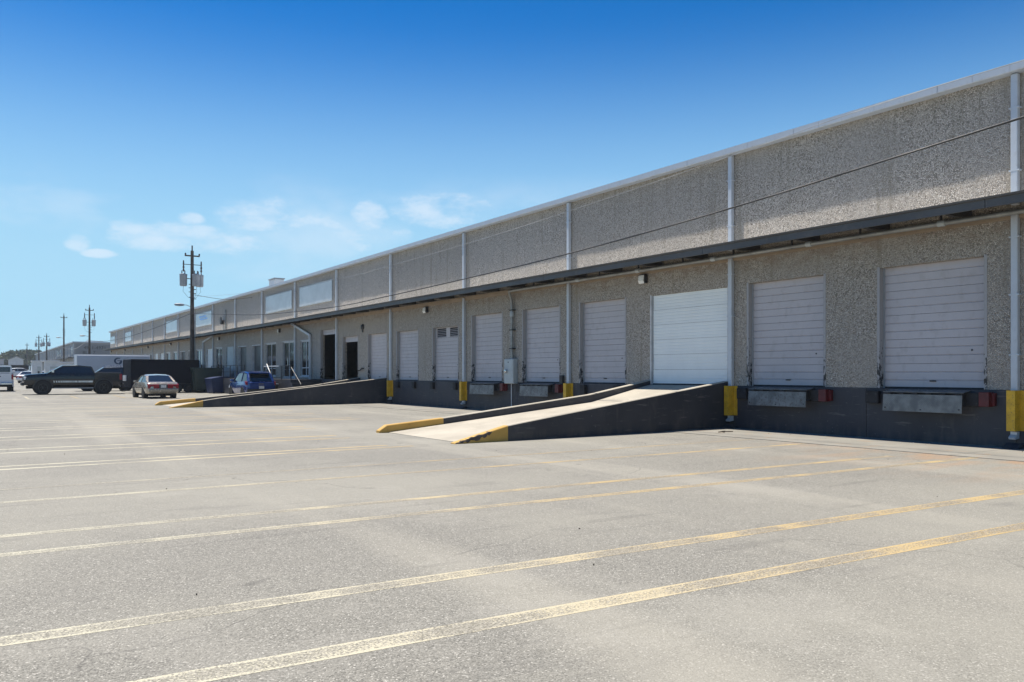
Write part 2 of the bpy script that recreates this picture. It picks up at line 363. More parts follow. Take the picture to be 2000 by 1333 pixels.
# ------------------------------------------------------------------ mesh helpers
class MB:
    def __init__(s): s.v = []; s.f = []; s.m = []
    def face(s, idx, mi=0): s.f.append(tuple(idx)); s.m.append(mi)
    def quad(s, a, b, c, d, mi=0):
        i = len(s.v); s.v += [tuple(a), tuple(b), tuple(c), tuple(d)]; s.face((i, i+1, i+2, i+3), mi)
    def box(s, x0, x1, y0, y1, z0, z1, mi=0, bev=0.0):
        if bev:
            b = bev; ring = lambda x0, x1, y0, y1, z: [(x0, y0, z), (x1, y0, z), (x1, y1, z), (x0, y1, z)]
            secs = []
            def oct_(z, i): 
                X0, X1, Y0, Y1 = x0+i, x1-i, y0+i, y1-i; e = b
                return [(X0+e, Y0, z), (X1-e, Y0, z), (X1, Y0+e, z), (X1, Y1-e, z), (X1-e, Y1, z), (X0+e, Y1, z), (X0, Y1-e, z), (X0, Y0+e, z)]
            s.loft([oct_(z0, b), oct_(z0+b, 0), oct_(z1-b, 0), oct_(z1, b)], True, True, mi); return s
        i = len(s.v)
        s.v += [(x0,y0,z0),(x1,y0,z0),(x1,y1,z0),(x0,y1,z0),(x0,y0,z1),(x1,y0,z1),(x1,y1,z1),(x0,y1,z1)]
        for q in ((0,3,2,1),(4,5,6,7),(0,1,5,4),(1,2,6,5),(2,3,7,6),(3,0,4,7)): s.face([i+k for k in q], mi)
        return s
    def loft(s, secs, closed=True, caps=True, mi=0, segmat=None):
        n = len(secs[0]); base = len(s.v)
        for q in secs: s.v += [tuple(p) for p in q]
        for a in range(len(secs)-1):
            for k in range(n if closed else n-1):
                k2 = (k+1) % n; i = base + a*n; j = i + n
                s.face((i+k, i+k2, j+k2, j+k), segmat(a, k) if segmat else mi)
        if caps and closed:
            s.face([base+k for k in range(n)][::-1], mi); s.face([base+(len(secs)-1)*n+k for k in range(n)], mi)
        return s
    def tube(s, pts, r, n=8, mi=0, caps=True, r2=None):
        pts = [Vector(p) for p in pts]; secs = []
        for i, p in enumerate(pts):
            d = (pts[min(i+1, len(pts)-1)] - pts[max(i-1, 0)]).normalized()
            up = Vector((0,0,1)) if abs(d.z) < .95 else Vector((1,0,0))
            u = d.cross(up).normalized(); w = u.cross(d)
            rr = r if r2 is None else r + (r2-r)*i/(len(pts)-1)
            secs.append([p + (u*math.cos(2*math.pi*k/n) + w*math.sin(2*math.pi*k/n))*rr for k in range(n)])
        return s.loft(secs, True, caps, mi)
    def beam(s, a, b, w, h, mi=0):
        a, b = Vector(a), Vector(b); d = (b-a).normalized()
        up = Vector((0,0,1)) if abs(d.z) < .95 else Vector((1,0,0))
        u = d.cross(up).normalized()*w/2; v = u.cross(d).normalized()*h/2
        return s.loft([[p+u+v, p-u+v, p-u-v, p+u-v] for p in (a, b)], True, True, mi)
    def lathe(s, prof, n=20, axis='z', c=(0,0,0), mi=0):
        secs = []
        for k in range(len(prof)):
            r, h = prof[k]; ring = []
            for j in range(n):
                a = 2*math.pi*j/n; x, y = r*math.cos(a), r*math.sin(a)
                p = (x, y, h) if axis == 'z' else ((x, h, y) if axis == 'y' else (h, x, y))
                ring.append((p[0]+c[0], p[1]+c[1], p[2]+c[2]))
            secs.append(ring)
        return s.loft(secs, True, True, mi)
    def prism(s, poly, axis, a, b, mi=0):
        def P(p, h): return (h, p[0], p[1]) if axis == 'x' else ((p[0], h, p[1]) if axis == 'y' else (p[0], p[1], h))
        return s.loft([[P(p, a) for p in poly], [P(p, b) for p in poly]], True, True, mi)
    def mesh(s, name, mats, smooth=None):
        me = bpy.data.meshes.new(name); me.from_pydata(s.v, [], s.f)
        for m in (mats if isinstance(mats, (list, tuple)) else [mats]): me.materials.append(m)
        if any(s.m): me.polygons.foreach_set('material_index', s.m)
        import bmesh
        bm = bmesh.new(); bm.from_mesh(me); bmesh.ops.recalc_face_normals(bm, faces=bm.faces); bm.to_mesh(me); bm.free()
        if smooth:
            me.polygons.foreach_set('use_smooth', [True]*len(me.polygons))
            try: me.set_sharp_from_angle(angle=R(smooth))
            except Exception: pass
        me.update(); return me
    def build(s, name, mats, parent=None, smooth=None, loc=None, rot=None):
        o = bpy.data.objects.new(name, s.mesh(name, mats, smooth)); col.objects.link(o)
        if parent: o.parent = parent
        if loc is not None: o.location = loc
        if rot is not None: o.rotation_euler = rot
        return o
def tag(o, label=None, cat=None, group=None, kind=None):
    if label: o['label'] = label
    if cat: o['category'] = cat
    if group: o['group'] = group
    if kind: o['kind'] = kind
    return o
def empty(name, loc, rz=0.0, label=None, cat=None, group=None):
    o = bpy.data.objects.new(name, None); col.objects.link(o); o.location = loc; o.rotation_euler = (0, 0, rz)
    o.empty_display_size = .3
    return tag(o, label, cat, group)
def inst(src, parent=None, loc=None, rot=None):
    o = src.copy(); col.objects.link(o); o.parent = parent
    if loc is not None: o.location = loc
    if rot is not None: o.rotation_euler = rot
    return o
def copy_tree(o, parent=None):
    c = inst(o, parent)
    for ch in list(o.children): copy_tree(ch, c)
    return c
def text(body, size, mat, parent, loc, rot, name, ext=.004, spacing=1.0):
    cu = bpy.data.curves.new(name, 'FONT'); cu.body = body; cu.size = size; cu.extrude = ext; cu.space_character = spacing
    cu.align_x = 'CENTER'; cu.align_y = 'CENTER'; cu.resolution_u = 3
    tmp = bpy.data.objects.new('tmp', cu); col.objects.link(tmp)
    dg = bpy.context.evaluated_depsgraph_get(); dg.update()
    me = bpy.data.meshes.new_from_object(tmp.evaluated_get(dg)); bpy.data.objects.remove(tmp)
    me.materials.clear(); me.materials.append(mat)
    o = bpy.data.objects.new(name, me); col.objects.link(o); o.parent = parent; o.location = loc; o.rotation_euler = rot
    return o
def gz(y): return max(0.0, min(1.25, .0045*(y-60)))

# ------------------------------------------------------------------ ground
g = MB(); ys = [-600, -60, -10, 20, 60, 90, 120, 160, 200, 260, 337, 600, 1500, 4000]
for a, b in zip(ys, ys[1:]):
    g.quad((-2500, a, gz(a)), (2500, a, gz(a)), (2500, b, gz(b)), (-2500, b, gz(b)))
tag(g.build('parking_lot', M['asphalt']), 'weathered light grey asphalt parking lot', kind='structure')
ap = MB()
a0, n_ = -6.9, 0
while a0 < 60:
    b0 = a0 + 3.81
    ap.box(-2.6, 0.0, a0+.008, b0-.008, -.05, .012); a0 = b0
tag(ap.build('concrete_apron', M['apron']), 'rust stained concrete strip along the dock wall', kind='structure')

def stripe(x0, y0, x1, y1, w, m, seg=1):
    p = MB(); L_ = x1-x0; ang = math.atan2(y1-y0, L_); z = .0014 + gz((y0+y1)/2)
    ln = math.hypot(L_, y1-y0)
    p.quad((0, -w/2, 0), (ln, -w/2, 0), (ln, w/2, 0), (0, w/2, 0))
    # keep world coordinates in the mesh so the paint colour follows the lot, not the copy
    c, s_ = math.cos(ang), math.sin(ang)
    p.v = [(x0 + x*c - y*s_, y0 + x*s_ + y*c, z) for x, y, _ in p.v]
    o_ = p.build('parking_stripe', m); uv = o_.data.uv_layers.new(name='UVMap')
    for lp_ in o_.data.loops: uv.data[lp_.index].uv = ((0, 0), (1, 0), (1, 1), (0, 1))[lp_.vertex_index]
    return tag(o_, 'faded painted parking stripe', kind='structure')
for x0, y0, x1, y1, w, m in (
    (-24, 4.68, -3.0, 3.81, .21, 'stripeA'), (-24, 5.79, -2.8, 5.11, .20, 'stripeA'),
    (-24, 8.42, -.7, 7.82, .15, 'stripeA'), (-24, 9.35, -3.6, 8.9, .14, 'stripeA'),
    (-24, 11.65, -1.7, 11.55, .13, 'stripeA'), (-24, 12.9, -.9, 13.0, .11, 'stripeB'),
    (-24, 15.4, -10.2, 15.85, .14, 'stripeC'), (-24, 16.0, -10.6, 16.3, .13, 'stripeC'),
    (-24, 18.98, -10.5, 18.7, .14, 'stripeC'), (-24, 19.9, -10.5, 19.6, .14, 'stripeC'),
    (-26, 22.4, -10, 22.5, .15, 'stripeC'), (-26, 23.5, -10, 23.5, .15, 'stripeC'), (-26, 26.2, -7, 26.3, .15, 'stripeC'),
    (-26, 27.3, -7, 27.2, .15, 'stripeC'), (-26, 29.9, -7, 29.9, .15, 'stripeA'), (-26, 31, -7, 31, .15, 'stripeC'),
    (-26, 33.7, -7, 33.6, .15, 'stripeC'), (-26, 34.8, -7, 34.8, .15, 'stripeA'), (-28, 37.4, -11, 37.4, .15, 'stripeC'),
    (-28, 38.5, -11, 38.5, .15, 'stripeC'), (-28, 41.2, -11, 41.2, .17, 'stripeC'), (-28, 42.3, -11, 42.3, .17, 'stripeC'),
    (-28, 45, -11, 45, .17, 'stripeC'), (-28, 48.6, -11, 48.6, .17, 'stripeC'), (-28, 52.4, -11, 52.4, .14, 'stripeC'),
    (-26, 57.6, -8.5, 57.3, .3, 'stripeC')):
    stripe(x0, y0, x1, y1, w, M[m])
for x in (-15.4, -12.7, -10.0, -7.3):
    p = MB(); p.v = [(x-.06, 58.2, .006), (x+.06, 58.2, .006), (x+.06, 63.5, .006+gz(63.5)), (x-.06, 63.5, .006+gz(63.5))]; p.face((0,1,2,3))
    tag(p.build('parking_stripe', M['stripeA']), 'faded painted parking stripe', kind='structure')

# ------------------------------------------------------------------ the warehouse
BAY, Y0, NB = 7.62, 8.335, 18
wh = empty('warehouse', (0, 0, 0), 0, 'long grey pebble-faced warehouse with a row of dock doors and dark canopy', 'warehouse')
def pil(n): return Y0 + BAY*n
def dz(y): return max(0, .0045*(y-60))
DOCK = 1.22
# openings: (ymin, ymax, zmin, ztop, kind)
OP = []
for n in range(-1, 5):
    for k, (u, w) in enumerate(((.085, .405), (.605, .925))):
        y1, y2 = pil(n)+u*BAY, pil(n)+w*BAY; top = 4.10 if n < 3 else 3.73; kd = 'door'
        if n == 1 and k == 0: y1, y2, top, kd = 16.12, 19.31, 4.06, 'white'
        if n == 3 and k == 0: kd = 'louver'
        if n == 4 and k == 1: y1, y2, kd = 43.34, 45.66, 'open'
        OP.append((y1, y2, DOCK, top, kd))
OP += [(46.81, 49.37, DOCK, 4.30, 'open'), (51.23, 53.12, 1.40, 3.73, 'window'), (54.49, 56.88, 1.30, 3.78, 'entry'),
       (58.50, 60.95, 1.40, 3.78, 'window'), (62.29, 64.61, 1.30, 3.78, 'dark'), (66.21, 68.65, 1.30, 3.79, 'dark'),
       (70.10, 72.35, 1.30, 3.87, 'panel'), (73.86, 76.13, 1.45, 3.86, 'window'), (77.31, 79.82, 1.30, 3.88, 'slat'),
       (81.5, 83.83, 1.30, 3.88, 'entry'), (86.35, 87.65, 1.30, 3.9, 'dark'), (89.12, 91.53, 1.30, 3.92, 'dark'),
       (93.2, 95.3, 1.5, 3.92, 'window'), (96.9, 99.3, 1.5, 3.94, 'window'), (100.7, 103.1, 1.3, 3.96, 'slat'),
       (104.3, 106.7, 1.3, 4.0, 'slat'), (108.3, 110.5, 1.4, 4.0, 'dark'), (112.1, 114.4, 1.4, 4.0, 'dark'),
       (116.0, 118.3, 1.4, 4.05, 'door'), (119.8, 122.1, 1.4, 4.05, 'dark'), (123.6, 126.0, 1.4, 4.1, 'door'),
       (127.4, 129.7, 1.4, 4.1, 'door'), (131.2, 133.5, 1.4, 4.1, 'door'), (135, 137.3, 1.4, 4.1, 'dark'), (139, 141.3, 1.4, 4.15, 'door')]
TH = .28
def wall_bay(y0, y1, z0, z1, ops):
    p = MB(); ysx = sorted({y0, y1, *[o[0] for o in ops], *[o[1] for o in ops]}); zs = sorted({z0, z1, *[o[2] for o in ops], *[o[3] for o in ops]})
    def hole(y, z): return any(o[0] < y < o[1] and o[2] < z < o[3] for o in ops)
    for a, b in zip(ysx, ysx[1:]):
        for c, d in zip(zs, zs[1:]):
            if hole((a+b)/2, (c+d)/2): continue
            p.quad((0, a, c), (0, a, d), (0, b, d), (0, b, c)); p.quad((TH, a, c), (TH, b, c), (TH, b, d), (TH, a, d))
    for o in ops:
        a, b, c, d = o[:4]
        p.quad((0, a, c), (TH, a, c), (TH, a, d), (0, a, d)); p.quad((0, b, c), (0, b, d), (TH, b, d), (TH, b, c))
        p.quad((0, a, d), (TH, a, d), (TH, b, d), (0, b, d))
        if c > z0: p.quad((0, a, c), (0, b, c), (TH, b, c), (TH, a, c))
    p.quad((0, y0, z0), (0, y0, z1), (TH, y0, z1), (TH, y0, z0)); p.quad((0, y1, z0), (TH, y1, z0), (TH, y1, z1), (0, y1, z1))
    return p
def rawmesh(p, name, mat, parent):
    me = bpy.data.meshes.new(name); me.from_pydata(p.v, [], p.f); me.materials.append(mat); me.update()
    o = bpy.data.objects.new(name, me); col.objects.link(o); o.parent = parent; return o
for n in range(-1, NB):
    a, b = pil(n), pil(n+1); mid = (a+b)/2
    rawmesh(wall_bay(a+.003, b-.003, DOCK, 5.02+dz(mid), [o for o in OP if a < (o[0]+o[1])/2 < b]), 'lower_wall_panel', M['pebble'], wh)
    p = MB().box(0.004, TH, a+.003, b-.003, 5.03+dz(mid), 7.83+dz(mid)); p.build('upper_wall_panel', M['pebble'], wh)
    for c_, d_ in ((a+.003, mid-.4), (mid-.392, b-.003)): MB().box(-.022, TH, c_, d_, -.4, DOCK-.004, 0, .006).build('dock_wall_panel', M['dock'], wh)
    MB().box(-.055, -.002, a+.004, b-.004, 4.79+dz(mid), 4.965+dz(mid)).build('ledger_band', M['tan'], wh)
# shell behind the face
p = MB(); ya, yb = pil(-1), pil(NB)
p.box(TH+.01, 42, ya+.1, yb-.1, 1.1, 1.2); p.build('interior_floor', M['insidefloor'], wh)
MB().box(TH, 42, ya+.05, yb-.02, 7.7, 7.86).build('roof_deck', M['roof'], wh)
MB().box(42, 42.3, ya, yb, -.4, 8.2).build('rear_wall', M['inside'], wh)
MB().box(TH+.002, 42, yb-.3, yb, -.4, 8.2).build('end_wall', M['bldg'], wh)
MB().box(TH+.002, 42, ya, ya+.3, -.4, 7.85).build('end_wall', M['pebble'], wh)
MB().box(12, 12.2, ya+.31, yb-.31, 1.21, 7.69).build('partition_wall', M['inside'], wh)
# gutter in short lengths with open joints
seg = BAY/10; gp = [(-.25, 7.815), (-.235, 7.80), (.0, 7.80), (.0, 7.955), (.10, 7.955), (.10, 7.975), (-.25, 7.975)]
gm = MB().prism([(x, z-7.8) for x, z in gp], 'y', .003, seg-.003).mesh('gutter_length', M['gutter'])
for i in range(-10, NB*10):
    y = Y0 + i*seg + .02; o = bpy.data.objects.new('gutter_length', gm); col.objects.link(o); o.parent = wh
    o.location = (random.uniform(-.004, .004), y, 7.805 + dz(y) + random.uniform(-.003, .003))
# downspouts: upper length, lower length, straps
du = MB().box(-.122, 0, -.068, .068, 0, 2.72, 0, .012).mesh('downspout_upper', M['spout'], 30)
dl = MB().box(-.122, 0, -.068, .068, 0, 3.72, 0, .012).mesh('downspout_lower', M['spout'], 30)
st = MB().box(-.127, 0, -.10, .10, 0, .03).mesh('strap', M['spout'])
for n in range(0, NB):
    y = pil(n)
    for nm, me, z in (('downspout', du, 5.07+dz(y)), ('downspout', dl, 1.19)):
        o = bpy.data.objects.new(nm, me); col.objects.link(o); o.parent = wh; o.location = (-.004, y, z)
        for zz in ((.7, 2.0) if me is du else (.75, 2.0, 3.2)):
            s_ = bpy.data.objects.new('strap', st); col.objects.link(s_); s_.parent = o; s_.location = (0, 0, zz)
# canopy
for n in range(-1, NB):
    a, b = pil(n)+.07, pil(n+1)+.07; d = dz((a+b)/2)
    f = MB().prism([(-1.15, 4.90+d), (-1.10, 4.90+d), (-1.10, 5.085+d), (-1.165, 5.085+d), (-1.185, 5.115+d), (-1.20, 5.115+d), (-1.19, 5.075+d), (-1.15, 5.07+d)], 'y', a+.006, b-.006)
    f.build('fascia_length', M['fascia'], wh)
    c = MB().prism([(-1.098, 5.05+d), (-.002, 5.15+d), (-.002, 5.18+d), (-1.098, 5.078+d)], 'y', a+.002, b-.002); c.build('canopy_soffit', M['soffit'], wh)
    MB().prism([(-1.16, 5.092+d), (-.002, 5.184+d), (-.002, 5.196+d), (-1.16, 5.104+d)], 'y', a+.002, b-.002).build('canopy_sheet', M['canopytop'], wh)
    for k in range(4):
        y = a + (k+.45)*BAY/4
        MB().prism([(-1.095, 4.93+d), (-.75, 4.90+d), (-.06, 4.97+d), (-.06, 5.13+d), (-1.095, 5.045+d)], 'y', y-.05, y+.05).build('canopy_joist', M['joist'], wh)
p = MB().prism([(-1.15, 4.90+dz(yb)), (-.02, 5.0+dz(yb)), (-.02, 5.17+dz(yb)), (-1.17, 5.10+dz(yb))], 'y', yb+.075, yb+.10); p.build('canopy_end_plate', M['fascia'], wh)

# doors
def rib_profile(h, grooves, depth):
    """side profile of one sectional panel: (x, z) front outline with v-grooves"""
    pts = [(0.0, .004)]
    for gq in range(grooves):
        z = h*(gq+1)/(grooves+1); pts += [(0, z-.014), (depth, z-.004), (depth, z+.004), (0, z+.014)]
    pts += [(0, h-.004), (.035, h-.004), (.035, .004)]; return pts
def sectional(y1, y2, zb, zt, x, mat, nsec, grooves, depth, parent, jamb='jamb', skip_top=0):
    h = (zt-zb)/nsec; prof = [(x+px_, pz) for px_, pz in rib_profile(h, grooves, depth)]
    d = empty('roll_up_door', (0, 0, 0)); d.parent = parent
    me = MB().prism(prof, 'y', y1+.045, y2-.045).mesh('door_panel', mat)
    for k in range(nsec - skip_top):
        o = bpy.data.objects.new('door_panel', me); col.objects.link(o); o.parent = d
        o.location = (random.uniform(-.004, .004), 0, zb + k*h)
    if nsec > 1 and y1 < 46:
        MB().box(x-.012, x+.03, y1+.045, y2-.045, zb-.004, zb+.035).build('bottom_seal', M['rubber'], d)
        for y_ in (y1+.03, y2-.03): MB().box(x-.03, x+.03, y_-.014, y_+.014, zb, zt).build('door_track', M['trafo'], d)
        if mat is M['door']:
            MB().box(x-.03, x-.006, (y1+y2)/2-.07, (y1+y2)/2+.07, zb+.16, zb+.19).build('lift_handle', M['dark'], d)
            MB().lathe([(.02, x-.012), (.02, x-.001)], 10, 'x', (0, y1+.35, zb+h*1.5)).build('lock', M['dark'], d)
    return d
def jambs(y1, y2, zt, parent, xin, m):
    for y, s in ((y1, 1), (y2, -1)):
        q = MB().box(-.006, xin, min(y-.055*s, y+.012*s), max(y-.055*s, y+.012*s), DOCK+.002, zt+.02); q.build('door_jamb', m, parent)
def window(y1, y2, z1, z2, parent, entry=False, mull=.5):
    w = empty('entry_door' if entry else 'window', (0, 0, 0)); w.parent = parent; fx = .10; t = .07
    f = MB()
    f.box(fx-.04, fx+.04, y1, y1+t, z1, z2); f.box(fx-.04, fx+.04, y2-t, y2, z1, z2)
    f.box(fx-.04, fx+.04, y1+t, y2-t, z2-t, z2); f.box(fx-.04, fx+.04, y1+t, y2-t, z1, z1+t)
    ym = y1 + (y2-y1)*mull; f.box(fx-.035, fx+.035, ym-.04, ym+.04, z1+t, z2-t)
    zr = z1 + .55
    if entry: f.box(fx-.035, fx+.035, y1+t, ym-.04, zr-.03, zr+.03)
    else: f.box(fx-.035, fx+.035, y1+t, ym-.04, zr-.03, zr+.03); f.box(fx-.035, fx+.035, ym+.04, y2-t, zr-.03, zr+.03)
    f.build('window_frame', M['frame'], w)
    MB().box(-.05, fx-.05, y1-.06, y2+.06, z1-.08, z1-.002).build('sill', M['frame'], w)
    MB().box(-.012, -.001, y1-.06, y2+.06, z2+.001, z2+.06).build('head_trim', M['frame'], w)
    for a, b in ((y1+t, ym-.04), (ym+.04, y2-t)):
        for c, d in ((z1+t, zr-.03), (zr+.03, z2-t)):
            q = MB().box(fx-.006, fx+.006, a, b, c, d); o = q.build('pane', M['glass'], w)
            o.rotation_euler = (0, 0, 0)
    if entry:
        MB().tube([(fx-.09, ym+.14, z1+.8), (fx-.09, ym+.14, z1+1.35)], .018).build('pull_handle', M['chrome'], w)
    return w
for (y1, y2, z1, z2, kd) in OP:
    if kd == 'door':
        sectional(y1, y2, z1, z2, .17, M['door'], 5, 2, .018, wh); jambs(y1, y2, z2, wh, .165, M['jamb'])
    elif kd == 'white':
        sectional(y1, y2, z1, z2, .05, M['doorw'], 6, 4, .007, wh); jambs(y1, y2, z2, wh, .05, M['jambw'])
    elif kd == 'louver':
        d = sectional(y1, y2, z1, z2, .17, M['door'], 5, 2, .018, wh, skip_top=1); jambs(y1, y2, z2, wh, .165, M['jamb'])
        h = (z2-z1)/5; zb = z1 + 4*h
        MB().box(.19, .205, y1+.05, y2-.05, zb+.004, z2-.004).build('door_panel', M['blackhole'], d)
        f = MB(); f.box(.165, .189, y1+.045, y2-.045, zb+.006, zb+.04); f.box(.165, .189, y1+.045, y2-.045, z2-.05, z2-.006)
        ym = (y1+y2)/2
        for c in (y1+.10, ym, y2-.10): w_ = .17 if c == ym else .055; f.box(.163, .188, c-w_, c+w_, zb+.041, z2-.051)
        f.build('louver_frame', M['door'], d)
        for a, b in ((y1+.16, ym-.175), (ym+.175, y2-.16)):
            for k in range(5):
                zz = zb+.06 + k*(h-.12)/5
                MB().prism([(.166, zz), (.187, zz+.018), (.187, zz+.028), (.166, zz+.012)], 'y', a, b).build('louver_slat', M['door'], d)
    elif kd == 'open':
        sectional(y1, y2, z2-.32, z2, .17, M['door'], 1, 1, .015, wh); jambs(y1, y2, z2, wh, .165, M['jamb'])
    elif kd in ('window', 'entry'): window(y1, y2, z1, z2, wh, kd == 'entry')
    elif kd == 'dark':
        d = empty('dark_door', (0, 0, 0)); d.parent = wh
        MB().box(.19, .23, y1+.05, y2-.05, z1, z2-.05).build('door_leaf', M['darkdoor'], d)
        f = MB(); f.box(.02, .20, y1-.001, y1+.049, z1, z2); f.box(.02, .20, y2-.049, y2+.001, z1, z2); f.box(-.01, .2, y1+.05, y2-.05, z2-.049, z2+.02)
        f.build('door_frame', M['frame'], d)
    elif kd == 'panel':
        MB().box(.04, .09, y1, y2, z1, z2).build('blank_infill_panel', M['boxgrey'], wh)
    elif kd == 'slat':
        sectional(y1, y2, z1, z2, .12, M['doorw'], 5, 1, .03, wh); jambs(y1, y2, z2, wh, .12, M['jambw'])

# white rain leaders that cut diagonally across the wall
for k, (ya_, za, yb_, zb_, ze) in enumerate(((54.2, 4.88, 50.94, 4.05, .55), (76.8, 5.0, 80.57, 4.55, 1.3))):
    q = MB(); q.beam((-.12, ya_, za), (-.12, yb_, zb_), .13, .15); q.beam((-.121, yb_, zb_+.05), (-.121, yb_, ze), .14, .13)
    q.beam((-.30, ya_+.02, za+.05), (-.06, ya_+.02, za-.02), .12, .12)
    q.build('rain_leader', M['spout'], wh)
# wall sign boards
for k, (a, b, c, d) in enumerate(((47.3, 53.2, 6.06, 7.26), (54.85, 60.8, 6.07, 7.26), (77.6, 84.0, 6.15, 7.34), (93.0, 99.0, 6.2, 7.42), (124.0, 129.5, 6.2, 7.46), (140.1, 145.1, 6.3, 7.42))):
    desc = ('nearest blank faded white sign board on the upper wall', 'blank faded white sign board just past the nearest one on the upper wall', 'white sign board with pale blue mark behind the tall utility pole',
            'bright white sign board on the upper wall left of the utility pole', 'small looking white sign board third bay from the far end', 'pale grey sign board in the last bay at the far corner')[k]
    s_ = empty('wall_sign', (0, (a+b)/2, c), 0, desc, 'sign', 'sign boards on the upper wall')
    hw, hh = (b-a)/2, d-c
    MB().box(-.045, -.004, -hw, hw, 0, hh, 0, .008).build('sign_face', M['sign'], s_)
    f = MB(); f.box(-.055, -.002, -hw-.05, hw+.05, -.05, -.001); f.box(-.055, -.002, -hw-.05, hw+.05, hh+.001, hh+.05)
    f.box(-.055, -.002, -hw-.05, -hw-.001, 0, hh); f.box(-.055, -.002, hw+.001, hw+.05, 0, hh); f.build('sign_frame', M['boxgrey'], s_)
    if k == 2:
        q = MB(); q.box(-.05, -.046, -1.6, 1.4, .55, .72); q.box(-.05, -.046, -1.1, 1.7, .78, .95); q.build('printed_mark', M['signb'], s_)
# rooftop unit
ru = empty('rooftop_unit', (3.0, 68.0, 7.9), 0, 'boxy grey rooftop unit above the warehouse gutter', 'rooftop unit')
MB().box(-.4, .4, -.8, .8, .25, 1.55, 0, .03).build('housing', M['whitebox'], ru)
MB().box(-.46, .46, -.86, .86, 1.56, 1.64).build('lid', M['trafo'], ru); MB().box(-.35, .35, -.7, .7, 0, .24).build('curb', M['dark'], ru)

# ------------------------------------------------------------------ dock fittings
def leveler(yl, yr, plate, label, red=True):
    """yl = far end of the lip, yr = near end (smaller y)"""
    yc = (yl+yr)/2; hw = (yl-yr)/2
    t = empty('dock_leveler', (-.022, yc, 0), 0, label, 'dock leveler', 'dock levelers under the roll-up doors')
    MB().prism([(-.30, 1.135), (-.002, 1.185), (-.002, 1.20), (-.30, 1.15)], 'y', -hw-.02, hw+.02).build('platform', M['steel'], t)
    q = MB().prism([(-.345, .70), (-.335, .70), (-.305, 1.09), (-.315, 1.09)], 'y', -hw, hw); lp = q.build('lip_plate', plate, t)
    for k in range(6):
        y = -hw+.12 + k*(2*hw-.24)/5; MB().tube([(-.305, y-.06, 1.115), (-.305, y+.06, 1.115)], .018, 6).build('hinge', M['dark'], t)
    for (yy, zz) in ((-hw+.06, .78), (0, .75), (hw-.06, .78)): MB().box(-.352, -.338, yy-.014, yy+.014, zz-.014, zz+.014).build('bolt', M['dark'], lp)
    MB().box(-.29, -.002, -hw+.02, -hw+.05, .86, 1.13).build('support_arm', M['dark'], t); MB().box(-.29, -.002, hw-.05, hw-.02, .86, 1.13).build('support_arm', M['dark'], t); MB().box(-.2, -.002, -.05, .05, .86, 1.13).build('support_arm', M['dark'], t)
    for s in (-1, 1):
        yy = hw+.42 if s > 0 else -hw-.10
        bm = MB(); bm.box(-.13, -.002, yy-.17, yy+.17, .85, 1.155, 0, .012); bb = bm.build('bumper', M['rubber'], t)
        for a in (-.11, .11):
            for c in (.92, 1.08): MB().lathe([(.022, -.135), (.022, -.128)], 8, 'x', (0, yy+a, c)).build('bolt', M['dark'], bb)
    if red:
        r = MB(); r.box(-.22, -.002, -hw-.50, -hw-.29, .86, 1.17, 0, .008); rr = r.build('red_guide_box', M['red'], t)
        MB().box(-.10, -.002, -hw-.56, -hw-.501, .88, 1.15).build('bracket', M['red'], rr)
    return t
leveler(11.11, 9.28, M['check'], 'dock leveler with diamond plate lip under the nearest roll-up door')
leveler(15.09, 13.23, M['steel'], 'dock leveler with plain steel lip between ramp and nearest door')
leveler(26.36, 24.49, M['steel'], 'dock leveler under the door beside the grey electrical box, partly behind the ramp')
leveler(30.23, 28.28, M['steel'], 'dock leveler left of the grey electrical box')
leveler(3.4, 1.6, M['steel'], 'dock leveler outside the right edge of the picture')
def bumperpair(y1, y2, label):
    for y, w in ((y1, 'left'), (y2, 'right')):
        q = MB(); q.box(-.13, 0, -.13, .13, -.16, .16, 0, .012)
        o = q.build('dock_bumper', M['rubber'], None, loc=(-.023, y, 1.0)); tag(o, f'{w} black rubber dock bumper {label}', 'dock bumper', 'loose dock bumpers')
bumperpair(34.15, 31.95, 'under the door with vent louvers'); bumperpair(37.95, 36.1, 'under the door right of the far ramp'); bumperpair(22.7, 20.9, 'under the door left of the near ramp')

def guard(n, label):
    y = pil(n); t = empty('downspout_guard', (0, y, 0), 0, label, 'pipe guard', 'yellow downspout guards')
    poly = [(-.26, -.085), (-.26, .085), (-.024, .085), (-.024, .075), (-.248, .075), (-.248, -.075), (-.024, -.075), (-.024, -.20), (-.034, -.20), (-.034, -.085)]
    gd = MB().prism(poly, 'z', .375, 1.215); gd.build('guard_channel', M['guard'], t)
    for z in (.55, .8, 1.05): MB().lathe([(.016, -.045), (.016, -.033)], 8, 'x', (0, -.145, z)).build('bolt', M['guard'], t)
    s = MB(); s.prism([(-.13, .36), (-.03, .36), (-.03, .22), (-.20, .20), (-.22, .24), (-.13, .30)], 'y', -.065, .065); s.build('spout_shoe', M['spout'], t)
    sb = MB().prism([(-.30, .02), (-.02, .02), (-.02, .10), (-.1, .12)], 'y', -.16, .16); sb.build('splash_block', M['dock'], t)
for n, l in ((0, 'yellow steel guard at the foot of the downspout right of the nearest door'), (1, 'yellow steel guard beside the foot of the near ramp wall'),
             (2, 'yellow steel guard half hidden behind the near ramp'), (3, 'yellow steel guard right of the louvered door'), (4, 'yellow steel guard where the far ramp meets the dock')):
    guard(n, l)

